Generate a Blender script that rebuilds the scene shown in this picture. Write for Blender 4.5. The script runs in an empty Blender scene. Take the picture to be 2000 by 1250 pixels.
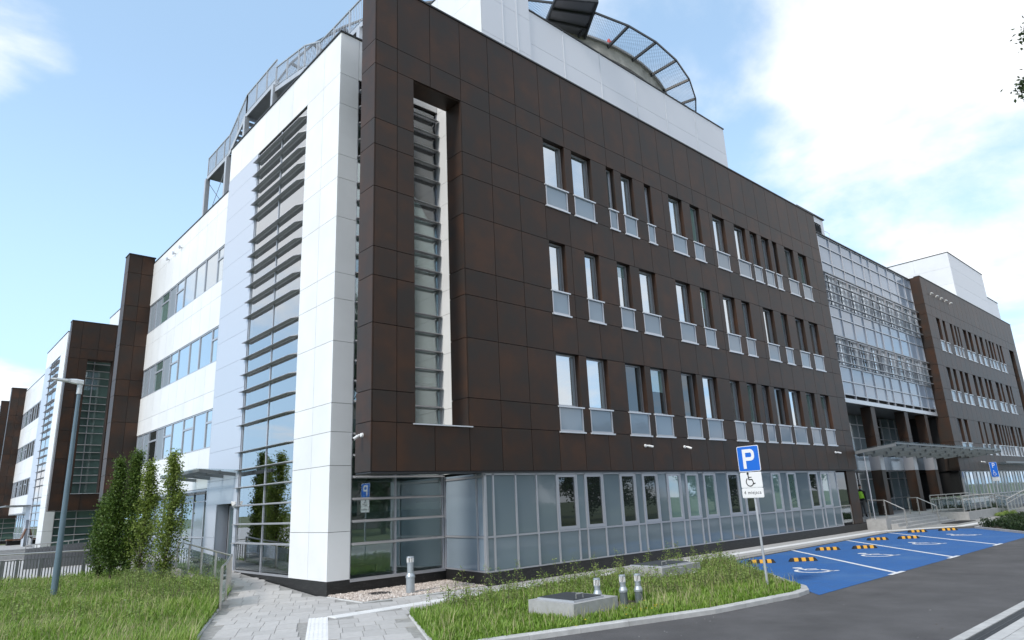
import bpy, math, random
import numpy as np
from mathutils import Vector, Matrix
random.seed(7); RNG = np.random.default_rng(11)
S = bpy.context.scene
COL = S.collection
R = math.radians

# ------------------------------------------------------------------ camera
CAM = Vector((-8.995, -15.302, 2.25))
yaw, pitch, roll = R(42.63046), R(15.18963), R(-2.58286)
fw = Vector((math.cos(pitch)*math.sin(yaw), math.cos(pitch)*math.cos(yaw), math.sin(pitch)))
rt = Vector((math.cos(yaw), -math.sin(yaw), 0)); up = rt.cross(fw)
rt2 = rt*math.cos(roll)+up*math.sin(roll); up2 = -rt*math.sin(roll)+up*math.cos(roll)
cd = bpy.data.cameras.new('camera'); cam = bpy.data.objects.new('camera', cd); COL.objects.link(cam)
cd.sensor_width = 36; cd.lens = 1314.009/2000*36; cd.clip_end = 3000; cd.clip_start = .1
cam.matrix_world = Matrix(((rt2.x, up2.x, -fw.x, CAM.x), (rt2.y, up2.y, -fw.y, CAM.y), (rt2.z, up2.z, -fw.z, CAM.z), (0, 0, 0, 1)))
S.camera = cam

# ------------------------------------------------------------------ sky and sun
SUN_AZ, SUN_EL = R(-98), R(43)            # azimuth clockwise from +Y, elevation
W = bpy.data.worlds.new('World'); S.world = W; W.use_nodes = True
nt = W.node_tree; N = nt.nodes; L = nt.links
for n in list(N): N.remove(n)
wout = N.new('ShaderNodeOutputWorld'); bg = N.new('ShaderNodeBackground')
sky = N.new('ShaderNodeTexSky'); sky.sky_type = 'NISHITA'; sky.sun_disc = False
sky.sun_elevation = SUN_EL; sky.sun_rotation = SUN_AZ; sky.air_density = 1.0; sky.dust_density = 1.4; sky.ozone_density = 1.6
tc = N.new('ShaderNodeTexCoord')
sep = N.new('ShaderNodeSeparateXYZ'); L.new(tc.outputs['Generated'], sep.inputs[0])
def wmath(op, a, b=None, c=None):
    m = N.new('ShaderNodeMath'); m.operation = op
    for i, v in enumerate((a, b, c)):
        if v is None: continue
        if isinstance(v, (int, float)): m.inputs[i].default_value = v
        else: L.new(v, m.inputs[i])
    return m.outputs[0]
def wramp(v, a, b, lo=0., hi=1.):
    m = N.new('ShaderNodeMapRange'); m.interpolation_type = 'SMOOTHSTEP'
    L.new(v, m.inputs[0]); m.inputs[1].default_value = a; m.inputs[2].default_value = b; m.inputs[3].default_value = lo; m.inputs[4].default_value = hi
    return m.outputs[0]
zz = wmath('ADD', wmath('MAXIMUM', sep.outputs[2], 0.0), .22)
comb = N.new('ShaderNodeCombineXYZ')
L.new(wmath('DIVIDE', sep.outputs[0], zz), comb.inputs[0]); L.new(wmath('DIVIDE', sep.outputs[1], zz), comb.inputs[1])
comb.inputs[2].default_value = 3.7
n1 = N.new('ShaderNodeTexNoise'); n1.inputs['Scale'].default_value = 1.15; n1.inputs['Detail'].default_value = 9; n1.inputs['Roughness'].default_value = .56
n1.inputs['Distortion'].default_value = .25
L.new(comb.outputs[0], n1.inputs['Vector'])
n2 = N.new('ShaderNodeTexNoise'); n2.inputs['Scale'].default_value = .45; n2.inputs['Detail'].default_value = 3
L.new(comb.outputs[0], n2.inputs['Vector'])
def wdot(v):
    d = N.new('ShaderNodeVectorMath'); d.operation = 'DOT_PRODUCT'; L.new(tc.outputs['Generated'], d.inputs[0]); d.inputs[1].default_value = Vector(v).normalized(); return d.outputs['Value']
def azel(a, e): return (math.sin(R(a))*math.cos(R(e)), math.cos(R(a))*math.cos(R(e)), math.sin(R(e)))
CLEAR = ((6, 23, .985, .997, .14), (59, 32.5, .984, .9994, .15), (66, 26, .9960, .9994, .07))
# a broad bank of cumulus over the east side, thinner to the north
bank = wramp(wdot(azel(80, 28)), .78, .94)
left = wramp(wdot(azel(2, 13)), .972, .996)
left2 = wramp(wdot(azel(0, 32)), .988, .998)
south = wramp(sep.outputs[1], .15, -.6)
cov = wmath('ADD', wmath('MULTIPLY', bank, .235), wmath('MULTIPLY', left, .14))
cov = wmath('ADD', cov, wmath('MULTIPLY', left2, .24))
clear = wramp(wdot(azel(17, 36)), .95, .995); cov = wmath('SUBTRACT', cov, wmath('MULTIPLY', clear, .10))
for a_, e_, lo_, hi_, k_ in CLEAR: cov = wmath('SUBTRACT', cov, wmath('MULTIPLY', wramp(wdot(azel(a_, e_)), lo_, hi_), k_))
cov = wmath('ADD', cov, wmath('MULTIPLY', south, .20))
west = wramp(wdot(azel(-24, 20)), .88, .985); cov = wmath('ADD', cov, wmath('MULTIPLY', west, .09))
dens = wmath('ADD', wmath('ADD', n1.outputs['Fac'], wmath('MULTIPLY', wmath('SUBTRACT', n2.outputs['Fac'], .5), .35)), cov)
mask = wramp(dens, .565, .755)
shade = wramp(wmath('ADD', dens, wmath('MULTIPLY', wmath('SUBTRACT', n2.outputs['Fac'], .5), .5)), .66, .98, 1.0, .15)
cmix = N.new('ShaderNodeMix'); cmix.data_type = 'RGBA'
veil = N.new('ShaderNodeMix'); veil.data_type = 'RGBA'; L.new(wramp(sep.outputs[2], .05, .62, .82, .42), veil.inputs[0])
L.new(sky.outputs[0], veil.inputs[6]); veil.inputs[7].default_value = (4.1, 6.1, 8.3, 1)
L.new(mask, cmix.inputs[0]); L.new(veil.outputs[2], cmix.inputs[6])
ccol = N.new('ShaderNodeMix'); ccol.data_type = 'RGBA'; L.new(shade, ccol.inputs[0]); ccol.inputs[6].default_value = (4.9, 5.2, 5.75, 1); ccol.inputs[7].default_value = (6.5, 6.6, 6.75, 1)
L.new(ccol.outputs[2], cmix.inputs[7])
L.new(cmix.outputs[2], bg.inputs[0]); bg.inputs[1].default_value = .10
L.new(bg.outputs[0], wout.inputs[0])
sl = bpy.data.lights.new('sun', 'SUN'); sun = bpy.data.objects.new('sun', sl); COL.objects.link(sun)
sl.energy = 1.5; sl.angle = R(10); sl.color = (1, .95, .88)
sd = Vector((math.sin(SUN_AZ)*math.cos(SUN_EL), math.cos(SUN_AZ)*math.cos(SUN_EL), math.sin(SUN_EL)))
sun.rotation_euler = sd.to_track_quat('Z', 'Y').to_euler(); sun.location = (-40, 0, 60)
S.view_settings.view_transform = 'Standard'; S.view_settings.look = 'None'; S.view_settings.gamma = 1; S.view_settings.use_curve_mapping = False
S.view_settings.exposure = 0.90
S.cycles.max_bounces = 7; S.cycles.transparent_max_bounces = 12; S.cycles.caustics_reflective = False; S.cycles.caustics_refractive = False
S.cycles.use_denoising = True

# ------------------------------------------------------------------ materials
MATS = {}
def mat(name, color, rough=.5, metal=0., spec=.5, var=None, rnd=0., bump=None, col2=None, col3=None):
    """var=(scale, amount): value variation by position noise; rnd: per-object value variation"""
    m = bpy.data.materials.new(name); m.use_nodes = True; t = m.node_tree; b = t.nodes['Principled BSDF']; MATS[name] = m
    b.inputs['Roughness'].default_value = rough; b.inputs['Metallic'].default_value = metal; b.inputs['Specular IOR Level'].default_value = spec
    b.inputs['Base Color'].default_value = (*color, 1)
    out = None
    def nd(k): return t.nodes.new(k)
    geo = oi = None
    def pos():
        nonlocal geo, oi
        if geo is None:
            geo = nd('ShaderNodeNewGeometry'); oi = nd('ShaderNodeObjectInfo')
        return geo.outputs['Position']
    if col2 is not None:
        p = pos(); sc = nd('ShaderNodeVectorMath'); sc.operation = 'ADD'
        mm = nd('ShaderNodeMath'); mm.operation = 'MULTIPLY'; t.links.new(oi.outputs['Random'], mm.inputs[0]); mm.inputs[1].default_value = 40. if rnd else 0.
        t.links.new(p, sc.inputs[0]); t.links.new(mm.outputs[0], sc.inputs[1])
        no = nd('ShaderNodeTexNoise'); no.inputs['Scale'].default_value = var[0]; no.inputs['Detail'].default_value = 5; no.inputs['Roughness'].default_value = .55
        t.links.new(sc.outputs[0], no.inputs['Vector'])
        r = nd('ShaderNodeValToRGB'); r.color_ramp.elements[0].position = .36; r.color_ramp.elements[0].color = (*col2, 1)
        r.color_ramp.elements[1].position = .52; r.color_ramp.elements[1].color = (*color, 1)
        if col3 is not None:
            e = r.color_ramp.elements.new(.68); e.color = (*col3, 1)
        t.links.new(no.outputs['Fac'], r.inputs[0]); out = r.outputs[0]
    elif var is not None:
        no = nd('ShaderNodeTexNoise'); no.inputs['Scale'].default_value = var[0]; no.inputs['Detail'].default_value = 6; no.inputs['Roughness'].default_value = .6
        t.links.new(pos(), no.inputs['Vector'])
        mr = nd('ShaderNodeMapRange'); mr.inputs[1].default_value = .3; mr.inputs[2].default_value = .7; mr.inputs[3].default_value = 1-var[1]; mr.inputs[4].default_value = 1+var[1]
        t.links.new(no.outputs['Fac'], mr.inputs[0])
        vm = nd('ShaderNodeVectorMath'); vm.operation = 'SCALE'; vm.inputs[0].default_value = color; t.links.new(mr.outputs[0], vm.inputs['Scale']); out = vm.outputs[0]
    if rnd:
        pos(); mr = nd('ShaderNodeMapRange'); mr.inputs[3].default_value = 1-rnd; mr.inputs[4].default_value = 1+rnd
        t.links.new(oi.outputs['Random'], mr.inputs[0])
        vm = nd('ShaderNodeVectorMath'); vm.operation = 'SCALE'; t.links.new(mr.outputs[0], vm.inputs['Scale'])
        if out is None: vm.inputs[0].default_value = color
        else: t.links.new(out, vm.inputs[0])
        out = vm.outputs[0]
    if out is not None: t.links.new(out, b.inputs['Base Color'])
    if bump:
        no = nd('ShaderNodeTexNoise'); no.inputs['Scale'].default_value = bump[0]; no.inputs['Detail'].default_value = 4; t.links.new(pos(), no.inputs['Vector'])
        bp = nd('ShaderNodeBump'); bp.inputs['Strength'].default_value = bump[1]; bp.inputs['Distance'].default_value = bump[2] if len(bump) > 2 else .02
        t.links.new(no.outputs['Fac'], bp.inputs['Height']); t.links.new(bp.outputs[0], b.inputs['Normal'])
    return m
def glass(name, dark, base_refl, tint=(.9, .95, 1.), transp=None, wav=.0018, rnd=0., top=1.):
    """reflective glazing: dark (or see-through) body under a mirror coat that rises at grazing angles"""
    m = bpy.data.materials.new(name); m.use_nodes = True; t = m.node_tree; MATS[name] = m
    for n in list(t.nodes): t.nodes.remove(n)
    o = t.nodes.new('ShaderNodeOutputMaterial'); mx = t.nodes.new('ShaderNodeMixShader')
    if transp is None:
        b = t.nodes.new('ShaderNodeBsdfDiffuse'); b.inputs[0].default_value = (*dark, 1)
        if rnd:
            oi = t.nodes.new('ShaderNodeObjectInfo'); mr = t.nodes.new('ShaderNodeMapRange'); mr.inputs[3].default_value = 1-rnd; mr.inputs[4].default_value = 1+rnd*1.5
            t.links.new(oi.outputs['Random'], mr.inputs[0]); vm = t.nodes.new('ShaderNodeVectorMath'); vm.operation = 'SCALE'; vm.inputs[0].default_value = dark
            t.links.new(mr.outputs[0], vm.inputs['Scale']); t.links.new(vm.outputs[0], b.inputs[0])
    else:
        b = t.nodes.new('ShaderNodeBsdfTransparent'); b.inputs[0].default_value = (*transp, 1)
    g = t.nodes.new('ShaderNodeBsdfGlossy'); g.inputs['Color'].default_value = (*tint, 1); g.inputs['Roughness'].default_value = .012
    ge = t.nodes.new('ShaderNodeNewGeometry'); no = t.nodes.new('ShaderNodeTexNoise'); no.inputs['Scale'].default_value = .9; no.inputs['Detail'].default_value = 1
    t.links.new(ge.outputs['Position'], no.inputs['Vector']); bp = t.nodes.new('ShaderNodeBump'); bp.inputs['Strength'].default_value = 1; bp.inputs['Distance'].default_value = wav
    t.links.new(no.outputs['Fac'], bp.inputs['Height']); t.links.new(bp.outputs[0], g.inputs['Normal'])
    f = t.nodes.new('ShaderNodeFresnel'); f.inputs[0].default_value = 1.5
    mr = t.nodes.new('ShaderNodeMapRange'); mr.inputs[1].default_value = .04; mr.inputs[2].default_value = .9; mr.inputs[3].default_value = base_refl; mr.inputs[4].default_value = top
    t.links.new(f.outputs[0], mr.inputs[0]); t.links.new(mr.outputs[0], mx.inputs[0])
    t.links.new(b.outputs[0], mx.inputs[1]); t.links.new(g.outputs[0], mx.inputs[2]); t.links.new(mx.outputs[0], o.inputs[0])
    return m
BROWN = mat('brown_cladding', (.048, .030, .0225), .43, 0, .20, var=(1.1, 0), rnd=.10, col2=(.037, .0295, .0255), col3=(.065, .034, .0215))
WHITE = mat('white_cladding', (.79, .80, .805), .35, 0, .5, rnd=.03, var=(.7, .05))
SILVER = mat('silver_blue_cladding', (.56, .60, .68), .38, .25, .5, rnd=.02)
GREYPAN = mat('grey_enamel_panel', (.30, .35, .40), .12, 0, .5, rnd=.03)
PENT = mat('pale_metal_cladding', (.70, .71, .76), .4, .1, .5, rnd=.02)
ALU = mat('aluminium_frame', (.50, .51, .545), .38, .55, .5)
ALUD = mat('dark_aluminium', (.20, .205, .215), .4, .6, .5)
LOUV = mat('grey_louver', (.37, .375, .39), .42, .35, .5)
STEEL = mat('stainless_steel', (.55, .53, .50), .34, .85, .5)
GALV = mat('galvanised_steel', (.50, .52, .55), .5, .5, .5, var=(3, .08))
DARKST = mat('dark_painted_steel', (.045, .05, .055), .45, 0, .5)
DARK = mat('dark_backing', (.012, .011, .011), .9)
COPING = mat('dark_coping', (.03, .03, .033), .5, .2)
SILL = mat('pale_sill', (.66, .68, .72), .35, .3)
SPAN = mat('blue_spandrel_glass', (.245, .305, .365), .06, 0, .7, rnd=.10, bump=(1.3, .35, .01))
GSPAN = mat('grey_spandrel_glass', (.175, .222, .248), .05, 0, .9, rnd=.14, bump=(1.1, .35, .01))
LSPAN = mat('pale_blue_spandrel_glass', (.31, .375, .47), .06, 0, .7, rnd=.04)
WG = glass('window_glass', (.12, .15, .15), .58, rnd=.5)
WGD = glass('dark_window_glass', (.018, .022, .02), .13, rnd=.4)
WGB = glass('blind_window_glass', (.13, .21, .19), .30, rnd=.25)
WGL = glass('white_blind_window_glass', (.85, .88, .9), .25)  # white body: the white blinds behind these panes
CWL = glass('mirror_stair_glass', (0, 0, 0), .46, (.96, .98, 1.), transp=(.80, .88, .86))
CWR = glass('tinted_stair_glass', (0, 0, 0), .20, (.93, .97, 1.), transp=(.76, .85, .82))
BAL = glass('balustrade_glass', (0, 0, 0), .08, transp=(.86, .91, .90), wav=0, top=.6)
CANG = glass('canopy_glass', (0, 0, 0), .05, transp=(.90, .94, .94), wav=0, top=.25)
INTW = mat('interior_wall', (.72, .73, .71), .8)
INTF = mat('interior_floor', (.52, .54, .52), .7)
CSTEEL = mat('canopy_steel', (.20, .215, .225), .45, .4)
CONC = mat('concrete', (.36, .36, .355), .85, var=(6, .12), bump=(40, .25))
CONCP = mat('stained_concrete', (.40, .39, .36), .85, var=(1.6, .3), bump=(30, .3))
KERB = mat('kerb_stone', (.46, .46, .45), .85, var=(5, .14), rnd=.07, bump=(60, .3, .01))
PAVER = mat('paver_concrete', (.44, .43, .415), .9, var=(9, .07), rnd=.075, bump=(120, .3, .006))
PAVJ = mat('paver_joint', (.30, .295, .28), .95, var=(10, .2))
TACT = mat('white_tactile_paver', (.74, .74, .73), .8, var=(12, .05), rnd=.03)
ASPH = mat('asphalt', (.102, .099, .100), .88, 0, .3, var=(.8, .22), bump=(240, .7, .01))
YELLOW = mat('yellow_reflector', (.72, .36, .03), .6)
RUBBER = mat('black_rubber', (.014, .014, .015), .65)
WPAINT = mat('white_road_paint', (.72, .73, .74), .75, var=(14, .12))
SIGNB = mat('sign_blue', (.010, .14, .62), .35)
SIGNW = mat('sign_white', (.80, .80, .81), .4)
BLACK = mat('sign_black', (.01, .01, .012), .5)
WPLAST = mat('white_plastic', (.80, .80, .79), .4)
POLEB = mat('blue_grey_pole', (.13, .19, .235), .4, .2, .5, var=(3, .1))
LAMPG = mat('pale_lamp_metal', (.60, .62, .63), .4, .3)
VENT = mat('grey_vent_metal', (.40, .44, .47), .4, .5, var=(8, .06))
VENTD = mat('grey_green_vent_base', (.10, .125, .13), .6)
TRUNK = mat('bark', (.075, .06, .045), .9, var=(12, .3), bump=(60, .5))
SOIL = mat('soil', (.085, .065, .045), .95, var=(6, .3))
RED = mat('red_lamp_housing', (.55, .035, .015), .45)
SKIN = mat('skin', (.42, .24, .17), .6); HAIR = mat('dark_hair', (.012, .010, .009), .7)
CLOTH = mat('black_clothing', (.012, .012, .015), .9); TROU = mat('grey_trousers', (.10, .10, .10), .9); HIVIS = mat('hi_vis_fabric', (.42, .85, .06), .7)
WOOD = mat('brown_bench_wood', (.16, .075, .04), .6, var=(9, .2))
PLASTB = mat('brick_plaster', (.42, .30, .25), .9, var=(2, .06)); ROOFM = mat('roof_tile', (.20, .11, .08), .8)
# slate plinth: thin split-stone strips
m = mat('black_slate_strips', (.022, .022, .024), .45, 0, .5); t = m.node_tree; b = t.nodes['Principled BSDF']
ge = t.nodes.new('ShaderNodeNewGeometry'); sx = t.nodes.new('ShaderNodeSeparateXYZ'); t.links.new(ge.outputs['Position'], sx.inputs[0])
ad = t.nodes.new('ShaderNodeMath'); ad.operation = 'ADD'; t.links.new(sx.outputs[0], ad.inputs[0]); t.links.new(sx.outputs[1], ad.inputs[1])
cb = t.nodes.new('ShaderNodeCombineXYZ'); t.links.new(ad.outputs[0], cb.inputs[0]); t.links.new(sx.outputs[2], cb.inputs[1])
br = t.nodes.new('ShaderNodeTexBrick'); br.inputs['Scale'].default_value = 1; br.inputs['Brick Width'].default_value = .19; br.inputs['Row Height'].default_value = .032
br.inputs['Mortar Size'].default_value = .003; br.inputs['Color1'].default_value = (.016, .016, .017, 1); br.inputs['Color2'].default_value = (.034, .033, .034, 1); br.inputs['Mortar'].default_value = (.004, .004, .004, 1); br.inputs['Bias'].default_value = -.3
t.links.new(cb.outputs[0], br.inputs['Vector']); 
no = t.nodes.new('ShaderNodeTexNoise'); no.inputs['Scale'].default_value = 26; no.inputs['Detail'].default_value = 4; t.links.new(ge.outputs['Position'], no.inputs['Vector'])
mr = t.nodes.new('ShaderNodeMapRange'); mr.inputs[1].default_value = .66; mr.inputs[2].default_value = .74; t.links.new(no.outputs['Fac'], mr.inputs[0])
mx = t.nodes.new('ShaderNodeMix'); mx.data_type = 'RGBA'; t.links.new(mr.outputs[0], mx.inputs[0]); t.links.new(br.outputs['Color'], mx.inputs[6]); mx.inputs[7].default_value = (.10, .095, .09, 1)
t.links.new(mx.outputs[2], b.inputs['Base Color'])
bp = t.nodes.new('ShaderNodeBump'); bp.inputs['Strength'].default_value = .8; bp.inputs['Distance'].default_value = .012; t.links.new(br.outputs['Color'], bp.inputs['Height']); t.links.new(bp.outputs[0], b.inputs['Normal'])
SLATE = m
# blue painted concrete blocks of the parking bays, paint rubbed off along the joints
m = mat('blue_painted_blocks', (.028, .115, .36), .75, 0, .3); t = m.node_tree; b = t.nodes['Principled BSDF']
ge = t.nodes.new('ShaderNodeNewGeometry'); mp = t.nodes.new('ShaderNodeMapping'); mp.inputs['Rotation'].default_value = (0, 0, R(44)); t.links.new(ge.outputs['Position'], mp.inputs[0])
br = t.nodes.new('ShaderNodeTexBrick'); br.inputs['Scale'].default_value = 1; br.inputs['Brick Width'].default_value = .20; br.inputs['Row Height'].default_value = .10; br.inputs['Mortar Size'].default_value = .006
br.inputs['Color1'].default_value = (.032, .145, .415, 1); br.inputs['Color2'].default_value = (.042, .135, .345, 1); br.inputs['Mortar'].default_value = (.020, .065, .17, 1)
t.links.new(mp.outputs[0], br.inputs['Vector'])
no = t.nodes.new('ShaderNodeTexNoise'); no.inputs['Scale'].default_value = .55; no.inputs['Detail'].default_value = 8; no.inputs['Roughness'].default_value = .7; t.links.new(ge.outputs['Position'], no.inputs['Vector'])
mr = t.nodes.new('ShaderNodeMapRange'); mr.inputs[1].default_value = .50; mr.inputs[2].default_value = .74; mr.inputs[4].default_value = .75; t.links.new(no.outputs['Fac'], mr.inputs[0])
mx = t.nodes.new('ShaderNodeMix'); mx.data_type = 'RGBA'; t.links.new(mr.outputs[0], mx.inputs[0]); t.links.new(br.outputs['Color'], mx.inputs[6]); mx.inputs[7].default_value = (.085, .19, .37, 1)
t.links.new(mx.outputs[2], b.inputs['Base Color'])
bp = t.nodes.new('ShaderNodeBump'); bp.inputs['Strength'].default_value = .5; bp.inputs['Distance'].default_value = .006; t.links.new(br.outputs['Fac'], bp.inputs['Height']); bp.invert = True; t.links.new(bp.outputs[0], b.inputs['Normal'])
BLUEP = m
# asphalt: fine aggregate speckle and tar patches
t = ASPH.node_tree; b = t.nodes['Principled BSDF']; old = b.inputs['Base Color'].links[0].from_socket
ge = t.nodes.new('ShaderNodeNewGeometry'); no = t.nodes.new('ShaderNodeTexNoise'); no.inputs['Scale'].default_value = 130; no.inputs['Detail'].default_value = 2; t.links.new(ge.outputs['Position'], no.inputs['Vector'])
mr = t.nodes.new('ShaderNodeMapRange'); mr.inputs[1].default_value = .35; mr.inputs[2].default_value = .7; mr.inputs[3].default_value = .55; mr.inputs[4].default_value = 1.6; t.links.new(no.outputs['Fac'], mr.inputs[0])
vm = t.nodes.new('ShaderNodeVectorMath'); vm.operation = 'SCALE'; t.links.new(old, vm.inputs[0]); t.links.new(mr.outputs[0], vm.inputs['Scale']); t.links.new(vm.outputs[0], b.inputs['Base Color'])
def leafmat(name, c1, c2, c3, trans=.35):
    """foliage: colour from a per-leaf attribute 'tone', light passes through"""
    m = bpy.data.materials.new(name); m.use_nodes = True; t = m.node_tree; MATS[name] = m
    for n in list(t.nodes): t.nodes.remove(n)
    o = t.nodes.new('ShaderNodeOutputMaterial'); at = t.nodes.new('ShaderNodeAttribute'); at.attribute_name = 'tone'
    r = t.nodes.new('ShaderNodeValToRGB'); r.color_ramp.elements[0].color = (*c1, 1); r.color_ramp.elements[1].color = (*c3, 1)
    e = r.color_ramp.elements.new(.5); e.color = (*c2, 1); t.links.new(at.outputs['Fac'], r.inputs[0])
    d = t.nodes.new('ShaderNodeBsdfPrincipled'); d.inputs['Roughness'].default_value = .5; d.inputs['Specular IOR Level'].default_value = .35; t.links.new(r.outputs[0], d.inputs['Base Color'])
    tr = t.nodes.new('ShaderNodeBsdfTranslucent'); t.links.new(r.outputs[0], tr.inputs[0]); mx = t.nodes.new('ShaderNodeMixShader'); mx.inputs[0].default_value = trans
    t.links.new(d.outputs[0], mx.inputs[1]); t.links.new(tr.outputs[0], mx.inputs[2]); t.links.new(mx.outputs[0], o.inputs[0])
    return m
GRASS = leafmat('grass_blades', (.13, .215, .028), (.20, .34, .046), (.40, .48, .14))
WEED = leafmat('weed_leaves', (.11, .19, .04), (.20, .30, .07), (.34, .40, .13))
LEAFD = leafmat('dark_hornbeam_leaves', (.036, .075, .015), (.075, .135, .024), (.16, .225, .045))
LEAFL = leafmat('light_hornbeam_leaves', (.10, .155, .028), (.18, .25, .045), (.30, .36, .085))
LEAFT = leafmat('poplar_leaves', (.035, .062, .022), (.055, .09, .03), (.09, .125, .045))
PINE = leafmat('pine_shoots', (.010, .023, .009), (.018, .040, .013), (.04, .065, .02), .05)
PEB = leafmat('pebbles', (.36, .30, .26), (.55, .48, .43), (.78, .73, .68), 0.)

# ------------------------------------------------------------------ builders
WL = {}                                   # world location of every thing / part
def link(o, parent, wloc):
    COL.objects.link(o); WL[o.name] = Vector(wloc)
    if parent is not None:
        o.parent = parent; o.location = Vector(wloc)-WL[parent.name]
    else: o.location = wloc
    return o
def thing(name, label, cat, loc, group=None):
    o = bpy.data.objects.new(name, None); o.empty_display_size = .3; link(o, None, loc)
    o['label'] = label; o['category'] = cat
    if group: o['group'] = group
    return o
def tag(o, label, cat, group=None):
    o['label'] = label; o['category'] = cat
    if group: o['group'] = group
    return o
def setkind(o, k): o['kind'] = k; return o
_boxc = {}
BF = [(0, 3, 2, 1), (4, 5, 6, 7), (0, 1, 5, 4), (1, 2, 6, 5), (2, 3, 7, 6), (3, 0, 4, 7)]
def bx(name, x0, x1, y0, y1, z0, z1, m, parent=None):
    """axis-aligned box; alike boxes share one mesh"""
    d = (round(abs(x1-x0), 3), round(abs(y1-y0), 3), round(abs(z1-z0), 3)); k = (d, m.name)
    me = _boxc.get(k)
    if me is None:
        a, b, c = d[0]/2, d[1]/2, d[2]/2
        me = bpy.data.meshes.new(name); me.from_pydata([(-a, -b, -c), (a, -b, -c), (a, b, -c), (-a, b, -c), (-a, -b, c), (a, -b, c), (a, b, c), (-a, b, c)], [], BF); me.materials.append(m); _boxc[k] = me
    o = bpy.data.objects.new(name, me)
    return link(o, parent, ((x0+x1)/2, (y0+y1)/2, (z0+z1)/2))
class MB:
    """collects shapes in world coordinates, links them as one mesh object"""
    def __init__(s): s.v = []; s.f = []; s.mi = []; s.ms = []
    def _m(s, m):
        if m not in s.ms: s.ms.append(m)
        return s.ms.index(m)
    def add(s, v, f, m):
        n = len(s.v); s.v += [tuple(p) for p in v]; s.f += [tuple(i+n for i in q) for q in f]; s.mi += [s._m(m)]*len(f); return s
    def box(s, x0, x1, y0, y1, z0, z1, m):
        return s.add([(x0, y0, z0), (x1, y0, z0), (x1, y1, z0), (x0, y1, z0), (x0, y0, z1), (x1, y0, z1), (x1, y1, z1), (x0, y1, z1)], BF, m)
    def wall(s, p0, p1, t0, t1, z0, z1, m):
        """box along plan segment p0-p1, between offsets t0..t1 to its left normal"""
        a = Vector((p0[0], p0[1])); b = Vector((p1[0], p1[1])); d = (b-a).normalized(); n = Vector((-d.y, d.x))
        q = [a+n*t0, b+n*t0, b+n*t1, a+n*t1]
        return s.add([(p.x, p.y, z0) for p in q]+[(p.x, p.y, z1) for p in q], BF, m)
    def prism(s, poly, z0, z1, m):
        n = len(poly); v = [(p[0], p[1], z0) for p in poly]+[(p[0], p[1], z1) for p in poly]
        f = [tuple(range(n-1, -1, -1)), tuple(range(n, 2*n))]+[(i, (i+1) % n, (i+1) % n+n, i+n) for i in range(n)]
        return s.add(v, f, m)
    def tube(s, p0, p1, r0, r1, m, n=8, caps=True):
        p0 = Vector(p0); p1 = Vector(p1); d = (p1-p0); 
        if d.length < 1e-6: return s
        d.normalize(); u = d.orthogonal().normalized(); w = d.cross(u)
        v = [p0+(u*math.cos(2*math.pi*i/n)+w*math.sin(2*math.pi*i/n))*r0 for i in range(n)]+[p1+(u*math.cos(2*math.pi*i/n)+w*math.sin(2*math.pi*i/n))*r1 for i in range(n)]
        f = [(i, (i+1) % n, (i+1) % n+n, i+n) for i in range(n)]
        if caps: f += [tuple(range(n-1, -1, -1)), tuple(range(n, 2*n))]
        return s.add(v, f, m)
    def path(s, pts, r, m, n=6):
        for a, b in zip(pts[:-1], pts[1:]): s.tube(a, b, r, r, m, n)
        return s
    def bar(s, p0, p1, w, h, m):
        """rectangular bar between two points, w wide in plan, h high"""
        p0 = Vector(p0); p1 = Vector(p1); d = (p1-p0).normalized(); side = d.cross(Vector((0, 0, 1)))
        side = Vector((1, 0, 0)) if side.length < 1e-4 else side.normalized(); u = side.cross(d)
        v = []
        for p in (p0, p1):
            for a, b in ((-1, -1), (1, -1), (1, 1), (-1, 1)): v.append(p+side*(a*w/2)+u*(b*h/2))
        return s.add(v, BF, m)
    def quad(s, a, b, c, d, m): return s.add([a, b, c, d], [(0, 1, 2, 3)], m)
    def build(s, name, parent=None, base=None, smooth=False):
        me = bpy.data.meshes.new(name)
        if base is None:
            if parent is not None: base = WL[parent.name]
            else:
                A = np.array(s.v); base = Vector(((A[:, 0].min()+A[:, 0].max())/2, (A[:, 1].min()+A[:, 1].max())/2, A[:, 2].min()))
        base = Vector(base)
        me.from_pydata([(p[0]-base.x, p[1]-base.y, p[2]-base.z) for p in s.v], [], s.f)
        for m in s.ms: me.materials.append(m)
        me.polygons.foreach_set('material_index', s.mi)
        if smooth: me.polygons.foreach_set('use_smooth', [True]*len(s.f))
        me.update()
        return link(bpy.data.objects.new(name, me), parent, base)
def arrmesh(name, V, F, m, tone=None, parent=None, base=(0, 0, 0), smooth=False):
    """V (n,3) world coords, F (k,3|4) as numpy; tone per vertex"""
    base = np.array(base, float); me = bpy.data.meshes.new(name); V = np.asarray(V, float)-base; F = np.asarray(F, np.int32); k = F.shape[1]
    me.vertices.add(len(V)); me.vertices.foreach_set('co', V.ravel()); me.loops.add(F.size); me.loops.foreach_set('vertex_index', F.ravel())
    me.polygons.add(len(F)); me.polygons.foreach_set('loop_start', np.arange(0, F.size, k, dtype=np.int32)); me.polygons.foreach_set('loop_total', np.full(len(F), k, np.int32))
    if smooth: me.polygons.foreach_set('use_smooth', np.ones(len(F), bool))
    me.update(calc_edges=True)
    if tone is not None:
        a = me.attributes.new('tone', 'FLOAT', 'POINT'); a.data.foreach_set('value', np.asarray(tone, np.float32))
    me.materials.append(m)
    return link(bpy.data.objects.new(name, me), parent, tuple(base))
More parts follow.
